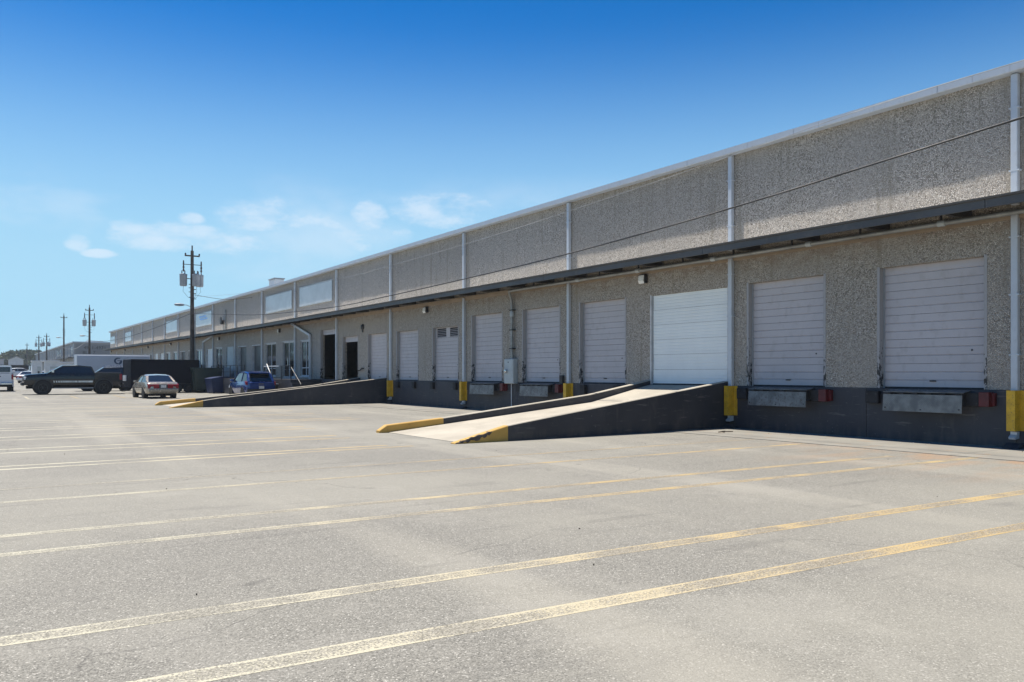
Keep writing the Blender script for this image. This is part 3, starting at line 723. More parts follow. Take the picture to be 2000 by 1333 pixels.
# wall lights
def wall_light(y, z, label, big=True, lit=False):
    t = empty('wall_light', (-.004, y, z), 0, label, 'wall light', 'floodlights under the canopy')
    MB().box(-.16, 0, -.14, .14, -.13, .15, 0, .015).build('housing', M['dark'], t)
    MB().prism([(-.17, .10), (-.20, -.06), (-.15, -.15), (-.161, .12)], 'y', -.12, .12).build('lens', M['lamp'], t)
for y, z, l in ((19.6, 4.62, 'square floodlight above the bright white roll-up door'), (34.84, 4.62, 'square floodlight above the louvered door'),
                (57.5, 4.62, 'floodlight above the glass entry door and railing'), (74.7, 4.68, 'floodlight right of the utility pole under the canopy'),
                (96.2, 4.85, 'floodlight under the canopy left of the utility pole'), (110.6, 4.9, 'floodlight second from the far end of the canopy side'), (129.5, 5.0, 'tiny floodlight near the far corner'), (144.0, 5.1, 'floodlight on the last bay of the far corner')):
    wall_light(y, z, l)
# small dark alarm bell + holes on the wall by the open door
ab = empty('alarm_bell', (-.004, 42.6, 4.18), 0, 'small dark alarm bell above the open dock door by the far ramp', 'alarm bell')
MB().lathe([(.16, 0), (.16, -.03), (.12, -.10), (.03, -.12)], 16, 'x').build('bell', M['dark'], ab); MB().box(-.05, 0, -.05, .05, -.3, -.12).build('backing_box', M['dark'], ab)
hr = MB(); hr.tube([(-.03, .25, 0), (-.10, .0, .05), (-.12, -.2, .12), (-.03, -.28, .10)], .035, 8); hr.tube([(-.02, .42, -.02), (-.09, .42, -.02)], .04, 8)
tag(hr.build('hose_bib', M['dark'], None, loc=(-.004, 42.7, 1.75)), 'dark pipe stub with hose bib on the wall at the far ramp', 'pipe')
# flood / camera cluster high on the wall by the pole
fc = empty('antenna_cluster', (-.004, 73.0, 6.2), 0, 'dark tangle of brackets and lamps on the upper wall right of the pole', 'bracket')
q = MB(); q.lathe([(.32, -.35), (.30, -.30)], 14, 'x'); q.build('dish', M['dark'], fc)
MB().tube([(0, 0, -.05), (-.32, 0, 0)], .04).build('arm', M['dark'], fc); MB().box(-.25, 0, .35, .7, -.3, .05, 0, .02).build('lamp_box', M['dark'], fc)
MB().tube([(-.06, -.55, .9), (-.06, -.55, -1.1)], .05).build('conduit', M['pipe'], fc)

# ------------------------------------------------------------------ electrical run
er = empty('electrical_conduit', (0, 0, 0), 0, 'grey conduit under the canopy bending down the wall to the electrical box', 'conduit')
q = MB(); q.tube([(-.42, 0.8, 4.86), (-.42, 26.9, 4.85)], .055, 10); q.build('horizontal_pipe', M['pipe'], er, 40)
q = MB(); pts = [(-.42, 26.85, 4.85), (-.36, 27.1, 4.84), (-.24, 27.24, 4.74), (-.14, 27.28, 4.55), (-.11, 27.28, 4.3), (-.11, 27.28, 2.17)]
q.tube(pts, .055, 10); q.build('drop_pipe', M['pipe'], er, 40)
q = MB(); q.lathe([(.075, 3.86), (.085, 3.90), (.085, 4.02), (.07, 4.06)], 12, 'z', (-.11, 27.28, 0)); q.build('coupling', M['boxgrey'], er)
for z in (2.55, 3.3, 4.1): MB().box(-.175, -.001, 27.16, 27.40, z, z+.04).build('pipe_clamp', M['dark'], er)
for k in range(13): y = 1.9+k*1.95; MB().box(-.44, -.40, y-.02, y+.02, 4.80, 5.10).build('hanger', M['dark'], er)
for y in (4.5, 9.6, 13.0, 16.2, 19.4, 22.5): MB().lathe([(.07, y), (.07, y+.16)], 12, 'y', (-.42, 0, 4.857)).build('sleeve', M['boxgrey'], er)
eb = empty('electrical_box', (-.004, 27.33, 1.16), 0, 'tall grey electrical box with round meter between two dock doors', 'electrical box')
MB().box(-.22, 0, -.33, .33, 0, 1.0, 0, .015).build('cabinet', M['boxgrey'], eb)
MB().box(-.238, -.221, -.315, .315, .02, .98, 0, .004).build('cabinet_door', M['boxgrey'], eb)
MB().lathe([(.085, -.238), (.085, -.30), (.07, -.335), (.03, -.345)], 18, 'x', (0, .12, .50)).build('meter', M['chrome'], eb, 40)
MB().lathe([(.03, -.245), (.03, -.239)], 10, 'x', (0, .02, .86)).build('knockout', M['dark'], eb)
MB().tube([(-.06, .05, 0), (-.06, .05, -1.15)], .018, 8).build('ground_conduit', M['whitebox'], eb)
sb = MB().box(-.12, 0, -.09, .09, -.15, .15, 0, .01); tag(sb.build('switch_box', M['dark'], None, loc=(-.004, 24.0, 1.35)), 'small dark switch box beside the yellow guard behind the near ramp', 'switch box')

# ------------------------------------------------------------------ concrete ramps
def ramp_thing(ynear, yfar, xtoe, label, broken=False, skn=0, skf=0):
    t = empty('loading_ramp', (0, 0, 0), 0, label, 'ramp', 'concrete ramps up to the dock')
    top = 1.215; yi = ynear+.20; yo = yfar-.20
    def SK(mb):   # the sides of the ramp are not quite square to the dock
        mb.v = [(x, y + (skn if y < (ynear+yfar)/2 else skf)*(x-xtoe)/(-xtoe), z) for x, y, z in mb.v]; return mb
    xe = -.03
    K = xtoe/-9.25
    def table(x, T):
        x = x/K
        for (a, za), (b, zb) in zip(T, T[1:]):
            if x <= b: return za + (zb-za)*max(0, (x-a)/(b-a))
        return T[-1][1]
    def deckz(x): return table(x, ((-9.0, .012), (-7.4, .175), (-5.2, .40), (-2.4, .69), (-.75, 1.06), (0, 1.215)))
    xs = [-9.0*K, -7.4*K, -5.2*K, -2.4*K, -.75*K, xe]
    secs = [[(x, yi, -.2), (x, yo, -.2), (x, yo, deckz(x)), (x, yi, deckz(x))] for x in xs]
    SK(MB().loft(secs, True, True)).build('ramp_deck', M['deck'], t)
    split = xtoe + 1.45
    def curbtop(x, near): return table(x, ((-9.25, .02), (-9.0, .08), (-7.75, .372), (0, 1.352)) if near else ((-9.25, .06), (-9.05, .20), (-7.4, .345), (-2.4, .925), (-.8, 1.21), (0, 1.36)))
    def wall_(y0, y1, near):
        def sec(x, h=None):
            z = curbtop(x, near) if h is None else h; b = .018
            return [(x, y0, -.2), (x, y1, -.2), (x, y1, z-b), (x, y1-b, z), (x, y0+b, z), (x, y0, z-b)]
        s1 = split if near else split + .42
        hs = None
        a = [sec(xtoe), sec(xtoe+.22), sec(s1)]
        SK(MB().loft(a, True, True)).build('curb_end', M['yellowcurb'], t)['label'] = 'yellow painted toe of the curb'
        n = 7; xs2 = sorted([s1+.002, xe, *[q_*K for q_ in (-7.39, -5.2, -2.4, -.78) if q_*K > s1+.01]])
        secs2 = [sec(x) for x in xs2]
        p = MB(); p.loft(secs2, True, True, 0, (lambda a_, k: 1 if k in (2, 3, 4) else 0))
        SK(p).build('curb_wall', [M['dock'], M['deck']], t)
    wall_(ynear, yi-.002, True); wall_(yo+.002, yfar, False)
    if broken:
        q = MB(); rnd = random.Random(3); N_ = 22; secs = []
        for k in range(N_+1):
            x = xtoe + .015 + k*.045; zt = curbtop(x, True) + rnd.uniform(-.018, .006); dep = (min(.13, zt*.8) if 0 < k < N_ else .01)*(1-.55*k/N_)*rnd.uniform(.6, 1.3)
            jut = rnd.uniform(.006, .03)
            secs.append([(x, ynear-jut, zt-dep), (x, ynear-jut*.6, zt-dep*.4), (x, ynear-.004, zt), (x, ynear+rnd.uniform(.03, .10), zt+.004), (x, ynear+.02, zt-dep)])
        q.loft(secs, True, True); SK(q).build('broken_edge', M['bark'], t)['label'] = 'crumbled dark broken edge of the ramp toe'
    return t
ramp_thing(15.72, 19.95, -9.25, 'near concrete ramp rising to the bright white roll-up door', True, .37, -.42)
ramp_thing(39.42, 43.15, -10.75, 'far concrete ramp rising to the dock left of the louvered door')

# ------------------------------------------------------------------ dock stair and landing
ld = empty('dock_landing', (0, 0, 0), 0, 'dark concrete landing with black railing in front of the glass entry', 'landing')
MB().box(-2.0, -.024, 49.1, 69.5, -.2, 1.20).build('platform', M['dock'], ld)
for k in range(6):
    MB().box(-2.0, -.026, 49.1-.3*(k+1)+.001, 49.1-.3*k-.001, -.2, 1.20-.2*(k+1)+.002).build('step', M['dock'], ld)
for y in (49.15, 51.0, 52.85, 54.7): MB().beam((-1.95, y, 1.2), (-1.95, y, 2.03), .05, .05).build('railing_post', M['rail'], ld)
MB().beam((-1.95, 49.15, 2.05), (-1.95, 51.5, 2.05), .05, .05).build('top_rail', M['rail'], ld)
MB().beam((-1.95, 51.5, 2.05), (-1.95, 54.7, 2.05), .06, .07).build('top_rail', M['railw'], ld)
for i in range(22): y = 49.3+i*.25; MB().beam((-1.95, y, 1.28), (-1.95, y, 2.03), .014, .014).build('baluster', M['rail'], ld)
MB().beam((-1.95, 49.15, 1.3), (-1.95, 54.7, 1.3), .03, .03).build('bottom_rail', M['rail'], ld)
MB().tube([(-1.95, 49.2, 2.0), (-1.95, 47.3, .92), (-1.95, 47.3, .1)], .025).build('stair_handrail', M['rail'], ld)
for y in (59.5, 61.5, 63.5, 65.5, 67.5, 69.4): MB().beam((-1.95, y, 1.2), (-1.95, y, 2.15), .05, .05).build('railing_post', M['rail'], ld)
MB().beam((-1.95, 59.5, 2.17), (-1.95, 69.4, 2.17), .05, .05).build('top_rail', M['rail'], ld); MB().beam((-1.95, 59.5, 1.7), (-1.95, 69.4, 1.7), .03, .03).build('middle_rail', M['rail'], ld)
lp = MB().tube([(-2.2, 53.3, 2.18), (-2.2, 51.75, .95)], .035); lp.tube([(-2.2, 53.3, 2.18), (-2.2, 53.35, 2.18)], .05)
tag(lp.build('leaning_pole', M['railw']), 'pale pole leaning on the dock landing beside the blue car', 'pole')
bk = empty('trash_barrel', (-2.35, 51.3, 0), 0, 'dark slatted trash barrel with pale rim beside the blue car', 'barrel')
MB().lathe([(.24, .02), (.27, .5), (.27, .88)], 16).build('barrel', M['dark'], bk, 40); MB().lathe([(.29, .88), (.29, .93), (.2, .93)], 16).build('rim', M['whitebox'], bk)
for k, (y, w) in enumerate(((70.5, .8), (72.0, .9), (73.5, .9))):
    u = empty('condenser_unit', (-.65, y, 1.205), 0, ('right', 'middle', 'left')[k] + ' pale condenser unit on the dock above the green dumpster', 'condenser unit', 'condenser units on the dock')
    MB().box(-.4, .4, -w/2, w/2, .05, .85, 0, .03).build('housing', M['whitebox'], u)
    for i in range(5): MB().box(-.412, -.401, -w/2+.1, w/2-.1, .15+i*.13, .2+i*.13).build('grille_slat', M['trafo'], u)
    MB().box(-.38, .38, -w/2+.03, w/2-.03, 0, .049).build('base', M['dark'], u)
l2 = MB().box(-1.4, -.024, 69.52, 78, -.2, 1.20); tag(l2.build('dock_ledge', M['dock']), 'dark concrete ledge behind the green dumpster', 'ledge')

# ------------------------------------------------------------------ wheels and vehicles
WH = {}
def wheel(parent, x, y, r, w, dark=False, side=1):
    key = (round(r, 3), round(w, 3), dark)
    if key not in WH:
        ty = MB().lathe([(r*.62, -w/2), (r*.9, -w/2), (r*.98, -w*.38), (r, -w*.2), (r, w*.2), (r*.98, w*.38), (r*.9, w/2), (r*.62, w/2), (r*.62, -w/2)], 24, 'y').mesh('tyre', M['tyre'], 35)
        rm = MB(); rm.lathe([(r*.63, -w*.2), (r*.63, w*.47), (r*.58, w*.47), (r*.55, w*.3), (.03, w*.28), (.0301, -w*.2)], 24, 'y')
        for k in range(6):
            a = k*math.pi/3; d = Vector((math.cos(a), 0, math.sin(a)))
            rm.beam(d*r*.08 + Vector((0, w*.40, 0)), d*r*.57 + Vector((0, w*.42, 0)), r*.11, w*.10)
        rm.lathe([(r*.12, w*.3), (r*.12, w*.48), (.01, w*.49)], 12, 'y')
        WH[key] = (ty, rm.mesh('rim', M['rimd'] if dark else M['rim'], 35))
    e = empty('wheel', (x, y, r)); e.parent = parent; e.rotation_euler = (0, 0, 0 if side > 0 else math.pi)
    for nm, me in zip(('tyre', 'rim'), WH[key]):
        o = bpy.data.objects.new(nm, me); col.objects.link(o); o.parent = e
    return e
def ring(x, hw, zb, zs, zt, crown=.02):
    h = [(0, zb), (hw*.80, zb), (hw*.95, zb+.07), (hw*1.0, zb+(zs-zb)*.5), (hw*.985, zs), (hw*.93, zt-.015), (hw*.80, zt+crown*.5), (0, zt+crown)]
    return [(x, y, z) for y, z in h] + [(x, -y, z) for y, z in h[-2:0:-1]]
def crossc(x, hb, zb, ht, zt):
    h = [(hb, zb), (ht+.035, zt-.07), (ht-.07, zt-.006), (0, zt+.02)]
    if zt - zb < .08: h = [(hb, zb), (hb-.01, zb+.003), (ht-.07, zt), (0, zt+.02)]
    return [(x, y, z) for y, z in h] + [(x, -y, z) for y, z in h[-2::-1]]
def cabin(t, paint, C, bpil=None, glass='tint'):
    secs = [crossc(*c) for c in C]; n = len(secs[0]); nl = len(secs)-1
    parts = {'roof': MB(), 'rear_window': MB(), 'windshield': MB(), 'side_window': MB(), 'side_window2': MB()}
    for a in range(nl):
        for k in range(n-1):
            q = [secs[a][k], secs[a][k+1], secs[a+1][k+1], secs[a+1][k]]
            side = k in (0, n-2); top = k in (2, 3); end = a in (0, nl-1)
            if top and a == 0: parts['rear_window'].quad(*q)
            elif top and a == nl-1: parts['windshield'].quad(*q)
            elif side: parts['side_window' if k == 0 else 'side_window2'].quad(*q)
            else: parts['roof'].quad(*q)
    # pillars: painted bars over the glass edges
    def S(a, k, off=.008):
        p = Vector(secs[a][k]); return p + Vector((0, off if p.y > 0 else -off, .004))
    pl = parts['roof']
    for k0, k1 in ((0, 1), (n-1, n-2)):
        pl.beam(S(0, k0), S(1, k1), .07, .07); pl.beam(S(nl, k0), S(nl-1, k1), .05, .05)
        for a in range(1, nl-1): pl.beam(S(a, k1), S(a+1, k1), .04, .05)
        for a in (bpil or range(2, nl-1)): pl.beam(S(a, k0), S(a, k1), .06, .03)
    for nm, mb in parts.items():
        nm2 = nm.rstrip('2'); mb.build(nm2, paint if nm == 'roof' else M[glass], t, 40)
def arches(t, xs, hw, r, paint=None):
    for x in xs:
        for s in (1, -1):
            q = MB(); q.lathe([(r*1.13, s*(hw-.25)), (r*1.13, s*(hw+.006))], 24, 'y', (x, 0, r)); q.build('wheel_arch', M['blackhole'], t)
def plate(t, x, y, z, nx):
    return MB().box(x-.006, x+.006, y-.155, y+.155, z-.078, z+.078).build('licence_plate', M['plate'], t)
def sedan(name, label, loc, rz, paint, group=None, scale=1.0, detail=True):
    t = empty(name, loc, rz, label, 'car', group); t.scale = (scale,)*3
    S = [(-2.56, .72, .42, .62, .72), (-2.52, .84, .34, .68, .86), (-2.40, .90, .28, .74, .955), (-2.0, .925, .25, .78, 1.0), (-1.2, .94, .24, .80, 1.01), (0, .94, .24, .80, .99),
         (1.2, .93, .24, .78, .965), (1.9, .91, .25, .74, .90), (2.3, .88, .27, .70, .82), (2.48, .80, .34, .62, .72), (2.55, .68, .42, .56, .62)]
    MB().loft([ring(*s) for s in S], True, True).build('body', paint, t, 38)
    cabin(t, paint, [(-1.85, .80, 1.0, .78, 1.01), (-1.15, .84, .995, .64, 1.39), (-.45, .86, .985, .66, 1.46), (.40, .86, .975, .64, 1.42), (1.35, .80, .955, .76, .96)], [2])
    arches(t, (-1.35, 1.5), .935, .32)
    for x in (-1.35, 1.5):
        for s in (1, -1): wheel(t, x, s*.83, .32, .2, False, s)
    for s in (1, -1):
        q = MB(); q.prism([(-2.575, .62), (-2.575, .84), (-2.40, .90), (-2.35, .64)], 'y', s*.24, s*.865); q.v = [(x - (.0 if abs(y) < .5 else -.03), y, z) for x, y, z in q.v]; q.build('tail_light', M['tail'], t)
        q = MB(); q.prism([(2.50, .58), (2.50, .68), (2.36, .74), (2.36, .58)], 'y', s*.38, s*.80); q.build('headlight', M['head'], t)
        MB().box(.95, 1.15, s*.93-.08, s*.93+.08, .96, 1.08, 0, .02).build('mirror', paint, t)
    MB().box(-2.62, -2.50, -.85, .85, .40, .60, 0, .03).build('rear_bumper', paint, t)
    MB().box(2.46, 2.60, -.82, .82, .32, .52, 0, .03).build('front_bumper', paint, t)
    MB().box(-2.578, -2.52, -.235, .235, .64, .83).build('plate_recess', M['plastic'], t)
    plate(t, -2.582, 0, .735, -1)
    MB().box(-2.2, 2.2, -.7, .7, .16, .24).build('underbody', M['blackhole'], t)
    q = MB(); q.tube([(-2.5, .45, .2), (-2.66, .45, .2)], .03); q.build('exhaust', M['dark'], t)
    return t
def suv(name, label, loc, rz, paint, group=None, scale=(1, 1, 1), rails=False, clad=True, cat='car'):
    t = empty(name, loc, rz, label, cat, group); t.scale = scale
    S = [(-2.18, .74, .48, .70, .86), (-2.15, .86, .36, .78, .98), (-2.05, .91, .30, .84, 1.05), (-1.2, .93, .27, .86, 1.06), (0, .93, .26, .86, 1.04), (1.1, .92, .26, .84, 1.02), (1.75, .89, .28, .80, .95), (2.08, .82, .34, .72, .84), (2.18, .70, .44, .62, .70)]
    MB().loft([ring(*s) for s in S], True, True).build('body', paint, t, 38)
    cabin(t, paint, [(-2.08, .78, 1.03, .76, 1.05), (-1.62, .82, 1.05, .66, 1.58), (-.9, .86, 1.045, .68, 1.66), (.25, .86, 1.03, .66, 1.63), (1.25, .80, 1.01, .78, 1.02)], [2])
    arches(t, (-1.3, 1.32), .925, .345)
    for x in (-1.3, 1.32):
        for s in (1, -1): wheel(t, x, s*.81, .345, .22, False, s)
    MB().prism([(-1.80, 1.55), (-1.95, 1.54), (-1.93, 1.58), (-1.55, 1.63)], 'y', -.62, .62).build('roof_spoiler', paint, t)
    for s in (1, -1):
        q = MB(); q.prism([(-2.16, .84), (-2.10, 1.02), (-1.82, 1.06), (-1.95, .88)], 'y', s*.50, s*.915); q.build('tail_light', M['tail'], t)
        q = MB(); q.prism([(2.16, .62), (2.14, .74), (1.9, .84), (1.9, .66)], 'y', s*.35, s*.84); q.build('headlight', M['head'], t)
        MB().box(.85, 1.05, s*.95-.1, s*.95+.1, 1.02, 1.16, 0, .03).build('mirror', paint, t)
        if rails: MB().tube([(-1.4, s*.62, 1.67), (-1.3, s*.62, 1.73), (.1, s*.62, 1.73), (.2, s*.62, 1.66)], .02).build('roof_rail', M['chrome'], t)
    MB().box(-2.215, -2.08, -.86, .86, .32, .62, 0, .04).build('rear_bumper', M['plastic'] if clad else paint, t)
    MB().box(2.06, 2.22, -.80, .80, .30, .56, 0, .04).build('front_bumper', M['plastic'] if clad else paint, t)
    plate(t, -2.225, 0, .70, -1); 
    MB().box(-2.195, -2.15, -.16, .16, .88, .92).build('badge_bar', M['chrome'], t)
    MB().box(-1.9, 1.9, -.72, .72, .18, .26).build('underbody', M['blackhole'], t)
    return t
def pickup(name, label, loc, rz, paint, stripes=False, lift=0.0, topper=False, dark=True, r=.5, group=None, scale=1.0):
    t = empty(name, loc, rz, label, 'pickup truck', group); t.scale = (scale,)*3; z = lift
    S = [(3.20, .80, .72+z, 1.05+z, 1.22+z), (3.12, .93, .62+z, 1.12+z, 1.32+z), (2.9, .98, .58+z, 1.18+z, 1.38+z), (2.0, 1.0, .56+z, 1.22+z, 1.45+z), (1.55, 1.0, .55+z, 1.27+z, 1.50+z), (0, 1.0, .55+z, 1.28+z, 1.49+z), (-1.33, 1.0, .55+z, 1.28+z, 1.48+z)]
    MB().loft([ring(*s) for s in S], True, True).build('body', paint, t, 38)
    cabin(t, paint, [(-1.33, .90, 1.47+z, .88, 1.48+z), (-1.14, .90, 1.47+z, .74, 2.0+z), (-.25, .92, 1.48+z, .76, 2.09+z), (.72, .92, 1.49+z, .74, 2.05+z), (1.68, .86, 1.48+z, .84, 1.49+z)], [2])
    # open bed
    for s in (1, -1):
        q = MB(); q.box(-3.12, -1.36, min(s*.93, s*1.0), max(s*.93, s*1.0), .62+z, 1.48+z, 0, .02); q.build('bed_side', paint, t)
        MB().box(-3.12, -1.38, min(s*.90, s*1.005), max(s*.90, s*1.005), 1.481+z, 1.52+z, 0, .01).build('bed_rail', M['plastic'], t)
    MB().box(-3.12, -1.38, -.93, .93, .70+z, .85+z).build('bed_floor', M['plastic'], t)
    MB().box(-1.42, -1.36, -.925, .925, .85+z, 1.47+z).build('bed_front', paint, t)
    tg = MB().box(-3.19, -3.125, -.93, .93, .72+z, 1.49+z, 0, .02).build('tailgate', paint, t); MB().box(-3.21, -3.191, -.12, .12, 1.2+z, 1.28+z).build('handle', M['plastic'], tg)
    for x in (-1.96, 2.0):
        for s in (1, -1):
            q = MB(); secs = []
            for k in range(13):
                a = math.pi*(k/12)*1.06 - .09; c_, s2 = math.cos(a), math.sin(a)
                secs.append([(x + c_*r*1.12, s*.95, r + s2*r*1.12+.02), (x + c_*r*1.12, s*1.06, r + s2*r*1.12+.02), (x + c_*r*1.3, s*1.05, r + s2*r*1.27+.03), (x + c_*r*1.3, s*.95, r + s2*r*1.27+.03)])
            q.loft(secs, True, True).build('fender_flare', M['plastic'] if stripes else paint, t, 40)
            MB().lathe([(r*1.14, s*.70), (r*1.14, s*1.008)], 24, 'y', (x, 0, r+.03)).build('wheel_arch', M['blackhole'], t)
            wheel(t, x, s*.90, r, .30, dark, s)
    MB().box(3.12, 3.34, -.92, .92, .58+z, .86+z, 0, .05).build('front_bumper', M['plastic'] if dark else M['chrome'], t)
    MB().box(3.14, 3.225, -.62, .62, .90+z, 1.22+z, 0, .02).build('grille', M['plastic'], t)
    MB().box(-3.36, -3.2, -.95, .95, .55+z, .74+z, 0, .03).build('rear_bumper', M['plastic'] if dark else M['chrome'], t)
    plate(t, -3.37, 0, .66+z, -1)
    for s in (1, -1):
        MB().box(3.0, 3.19, min(s*.64, s*.93), max(s*.64, s*.93), 1.0+z, 1.22+z, 0, .03).build('headlight', M['head'], t)
        MB().box(-3.2, -3.02, min(s*.85, s*1.012), max(s*.85, s*1.012), .98+z, 1.42+z, 0, .02).build('tail_light', M['tail'], t)
        q = MB(); q.box(1.28, 1.46, min(s*1.0, s*1.28), max(s*1.0, s*1.28), 1.50+z, 1.74+z, 0, .04); q.build('mirror', M['chrome'] if stripes else paint, t)
        MB().beam((1.3, s*1.02, .42+z*.6), (-1.25, s*1.02, .42+z*.6), .16, .06).build('side_step', M['trafo'] if stripes else M['dark'], t)
        if stripes:
            for k in range(10):
                x = 1.28 - k*.155; w = .035 + k*.008
                q = MB(); q.prism([(x-w, .80+z), (x+w, .80+z), (x+w+.03, .93+z), (x-w+.03, .93+z)], 'y', s*1.001, s*1.006); q.build('stripe_slash', M['wstripe'], t)
            MB().box(-1.22, -.26, min(s*1.001, s*1.006), max(s*1.001, s*1.006), .80+z, .93+z).build('side_stripe', M['wstripe'], t)
        for xd in (.2, -1.0, ):
            MB().box(xd-.02-.18, xd-.02, min(s*1.0, s*1.03), max(s*1.0, s*1.03), 1.30+z, 1.335+z).build('door_handle', M['plastic'], t)
    MB().box(-3.0, 3.0, -.6, .6, .38+z*.7, .56+z).build('chassis', M['blackhole'], t)
    for x in (-1.96, 2.0): MB().tube([(x, -.8, r), (x, .8, r)], .06).build('axle', M['blackhole'], t)
    if topper:
        q = MB(); q.loft([[(-3.15, -.96, 1.53+z), (-3.15, .96, 1.53+z), (-3.10, .86, 2.1+z), (-3.10, -.86, 2.1+z)], [(-1.38, -.96, 1.53+z), (-1.38, .96, 1.53+z), (-1.40, .86, 2.14+z), (-1.40, -.86, 2.14+z)]], True, True)
        q.build('topper', paint, t)
        MB().prism([(-3.162, 1.60+z), (-3.155, 1.60+z), (-3.11, 2.02+z), (-3.118, 2.02+z)], 'y', -.78, .78).build('topper_window', M['tint'], t)
    return t

pickup('pickup_truck', 'black lifted pickup with white slashed side stripe towing the black trailer', (-12.08, 68.65, gz(68)), math.pi, M['paint_black'], True, .08)
sedan('sedan', 'champagne gold sedan with red tail lights seen from behind', (-8.42, 56.95, 0), R(91.5), M['paint_gold'], None, 1.04)
suv('crossover', 'shiny blue crossover parked nose-in beside the dock landing', (-3.45, 52.45, 0), R(90), M['paint_blue'], None, (1.02, 1.0, 1.03))
pickup('pickup_truck', 'white pickup with camper topper cut by the left picture edge', (-16.55, 81.9, gz(80)), R(90), M['paint_white'], False, .0, True, False, .42)
pickup('pickup_truck', 'distant white pickup facing right near the left picture edge', (-11.6, 176, gz(176)), R(8), M['paint_white'], False, 0, False, True, .42)
suv('suv', 'dark sport utility car with roof rails behind the black pickup bed', (-8.75, 77.6, gz(77)), math.pi, M['paint_dark'], None, (1.12, 1.05, 1.24), True)
suv('suv', 'white van roof showing above the black pickup cab', (-7.9, 97, gz(97)), math.pi, M['paint_white'], None, (1.2, 1.1, 1.4), False, False)
sedan('sedan', 'white car glinting over the black pickup hood, left of two', (-11.9, 128, gz(128)), R(70), M['paint_white'], 'white cars parked far behind the pickup', 1.1)
sedan('sedan', 'white car glinting over the black pickup hood, right of two', (-10.4, 127, gz(127)), R(80), M['paint_white'], 'white cars parked far behind the pickup', 1.1)

# enclosed trailers
def trailer(label, loc, rz, Lx, W, z0, z1, skin, trim, round_=.0, tongue=True, wheels=True, r=.33, rearplate=True):
    t = empty('enclosed_trailer', loc, rz, label, 'trailer'); hx = Lx/2
    def prof(x):
        pts = [(x, -W/2, z0), (x, W/2, z0)]
        n = 5; rr = max(.02, round_)
        for k in range(n): a = k*math.pi/2/(n-1); pts.append((x, W/2-rr+rr*math.cos(a), z1-rr+rr*math.sin(a)))
        for k in range(n): a = math.pi/2 + k*math.pi/2/(n-1); pts.append((x, -W/2+rr+rr*math.cos(a), z1-rr+rr*math.sin(a)))
        return pts
    MB().loft([prof(-hx), prof(hx)], True, True).build('box_body', skin, t)
    f = MB()
    for s in (1, -1):
        f.box(-hx-.01, hx+.01, min(s*W/2-.02*s, s*W/2+.015*s), max(s*W/2-.02*s, s*W/2+.015*s), z1-.07, z1+.012); f.box(-hx-.01, hx+.01, min(s*(W/2-.02), s*(W/2+.015)), max(s*(W/2-.02), s*(W/2+.015)), z0-.02, z0+.07)
        for x in (-hx, hx): f.box(x-.03, x+.03, min(s*(W/2-.03), s*(W/2+.018)), max(s*(W/2-.03), s*(W/2+.018)), z0+.071, z1-.071)
    f.build('corner_trim', trim, t)
    for x in (-hx+.9, -hx+1.7) if wheels == 2 else ((-.2,) if wheels else ()):
        for s in (1, -1):
            wheel(t, x, s*(W/2-.14 if z0 > .7 else W/2+.08), r, .2, True, s)
            MB().box(x-r-.08, x+r+.08, min(s*(W/2-.2), s*(W/2+.2)), max(s*(W/2-.2), s*(W/2+.2)), 2*r+.04, 2*r+.08).build('mudguard', M['dark'], t)
    if tongue:
        q = MB(); q.beam((hx, .5, z0+.02), (hx+.85, 0, z0+.0), .08, .1); q.beam((hx, -.5, z0+.02), (hx+.85, 0, z0+.0), .08, .1); q.build('tongue', M['dark'], t)
        q = MB(); q.tube([(hx+.5, 0, z0-.25), (hx+.5, 0, z0+.55)], .04); q.build('jack', M['pipe'], t)
        q = MB(); q.tube([(hx+.3+.22*math.cos(a), .1, z0-.12+.17*math.sin(a)) for a in [i*.45 for i in range(15)]], .014); q.build('coiled_cable', M['cable'], t)
    MB().box(-hx-.02, -hx-.001, -W/2+.1, W/2-.1, z0+.1, z1-.12).build('rear_door', skin, t)
    for s in (1, -1): MB().box(-hx-.03, -hx-.002, min(s*(W/2-.28), s*(W/2-.12)), max(s*(W/2-.28), s*(W/2-.12)), z0-.08, z0+.08).build('tail_light', M['tail'], t)
    if rearplate: plate(t, -hx-.03, -W/2+.55, z0-.02, -1)
    return t
rz = math.pi + .10
tb = trailer('large black enclosed cargo trailer hitched behind the black pickup', (-5.75, 69.55, gz(69)), rz, 5.1, 2.3, .42, 2.62, M['trailerblk'], M['trailerblk'], .06, True, 2)
q = MB().box(2.56, 2.62, -1.05, -.1, .95, 1.40); q.build('yellow_sign', M['plate'], tb)
trailer('narrow black trailer end with plate between pole and green dumpster', (-.95, 82.2, gz(80)), R(83), 4.0, 1.6, .45, 2.35, M['trailerblk'], M['dark'], .04, False, 1)
tw = trailer('white box trailer with round dark blue logo behind the pickup', (-6.8, 89.3, gz(89)), math.pi, 6.5, 2.5, .95, 3.30, M['trailerwht_shade'], M['paint_white'], .22, False, 2, .45)
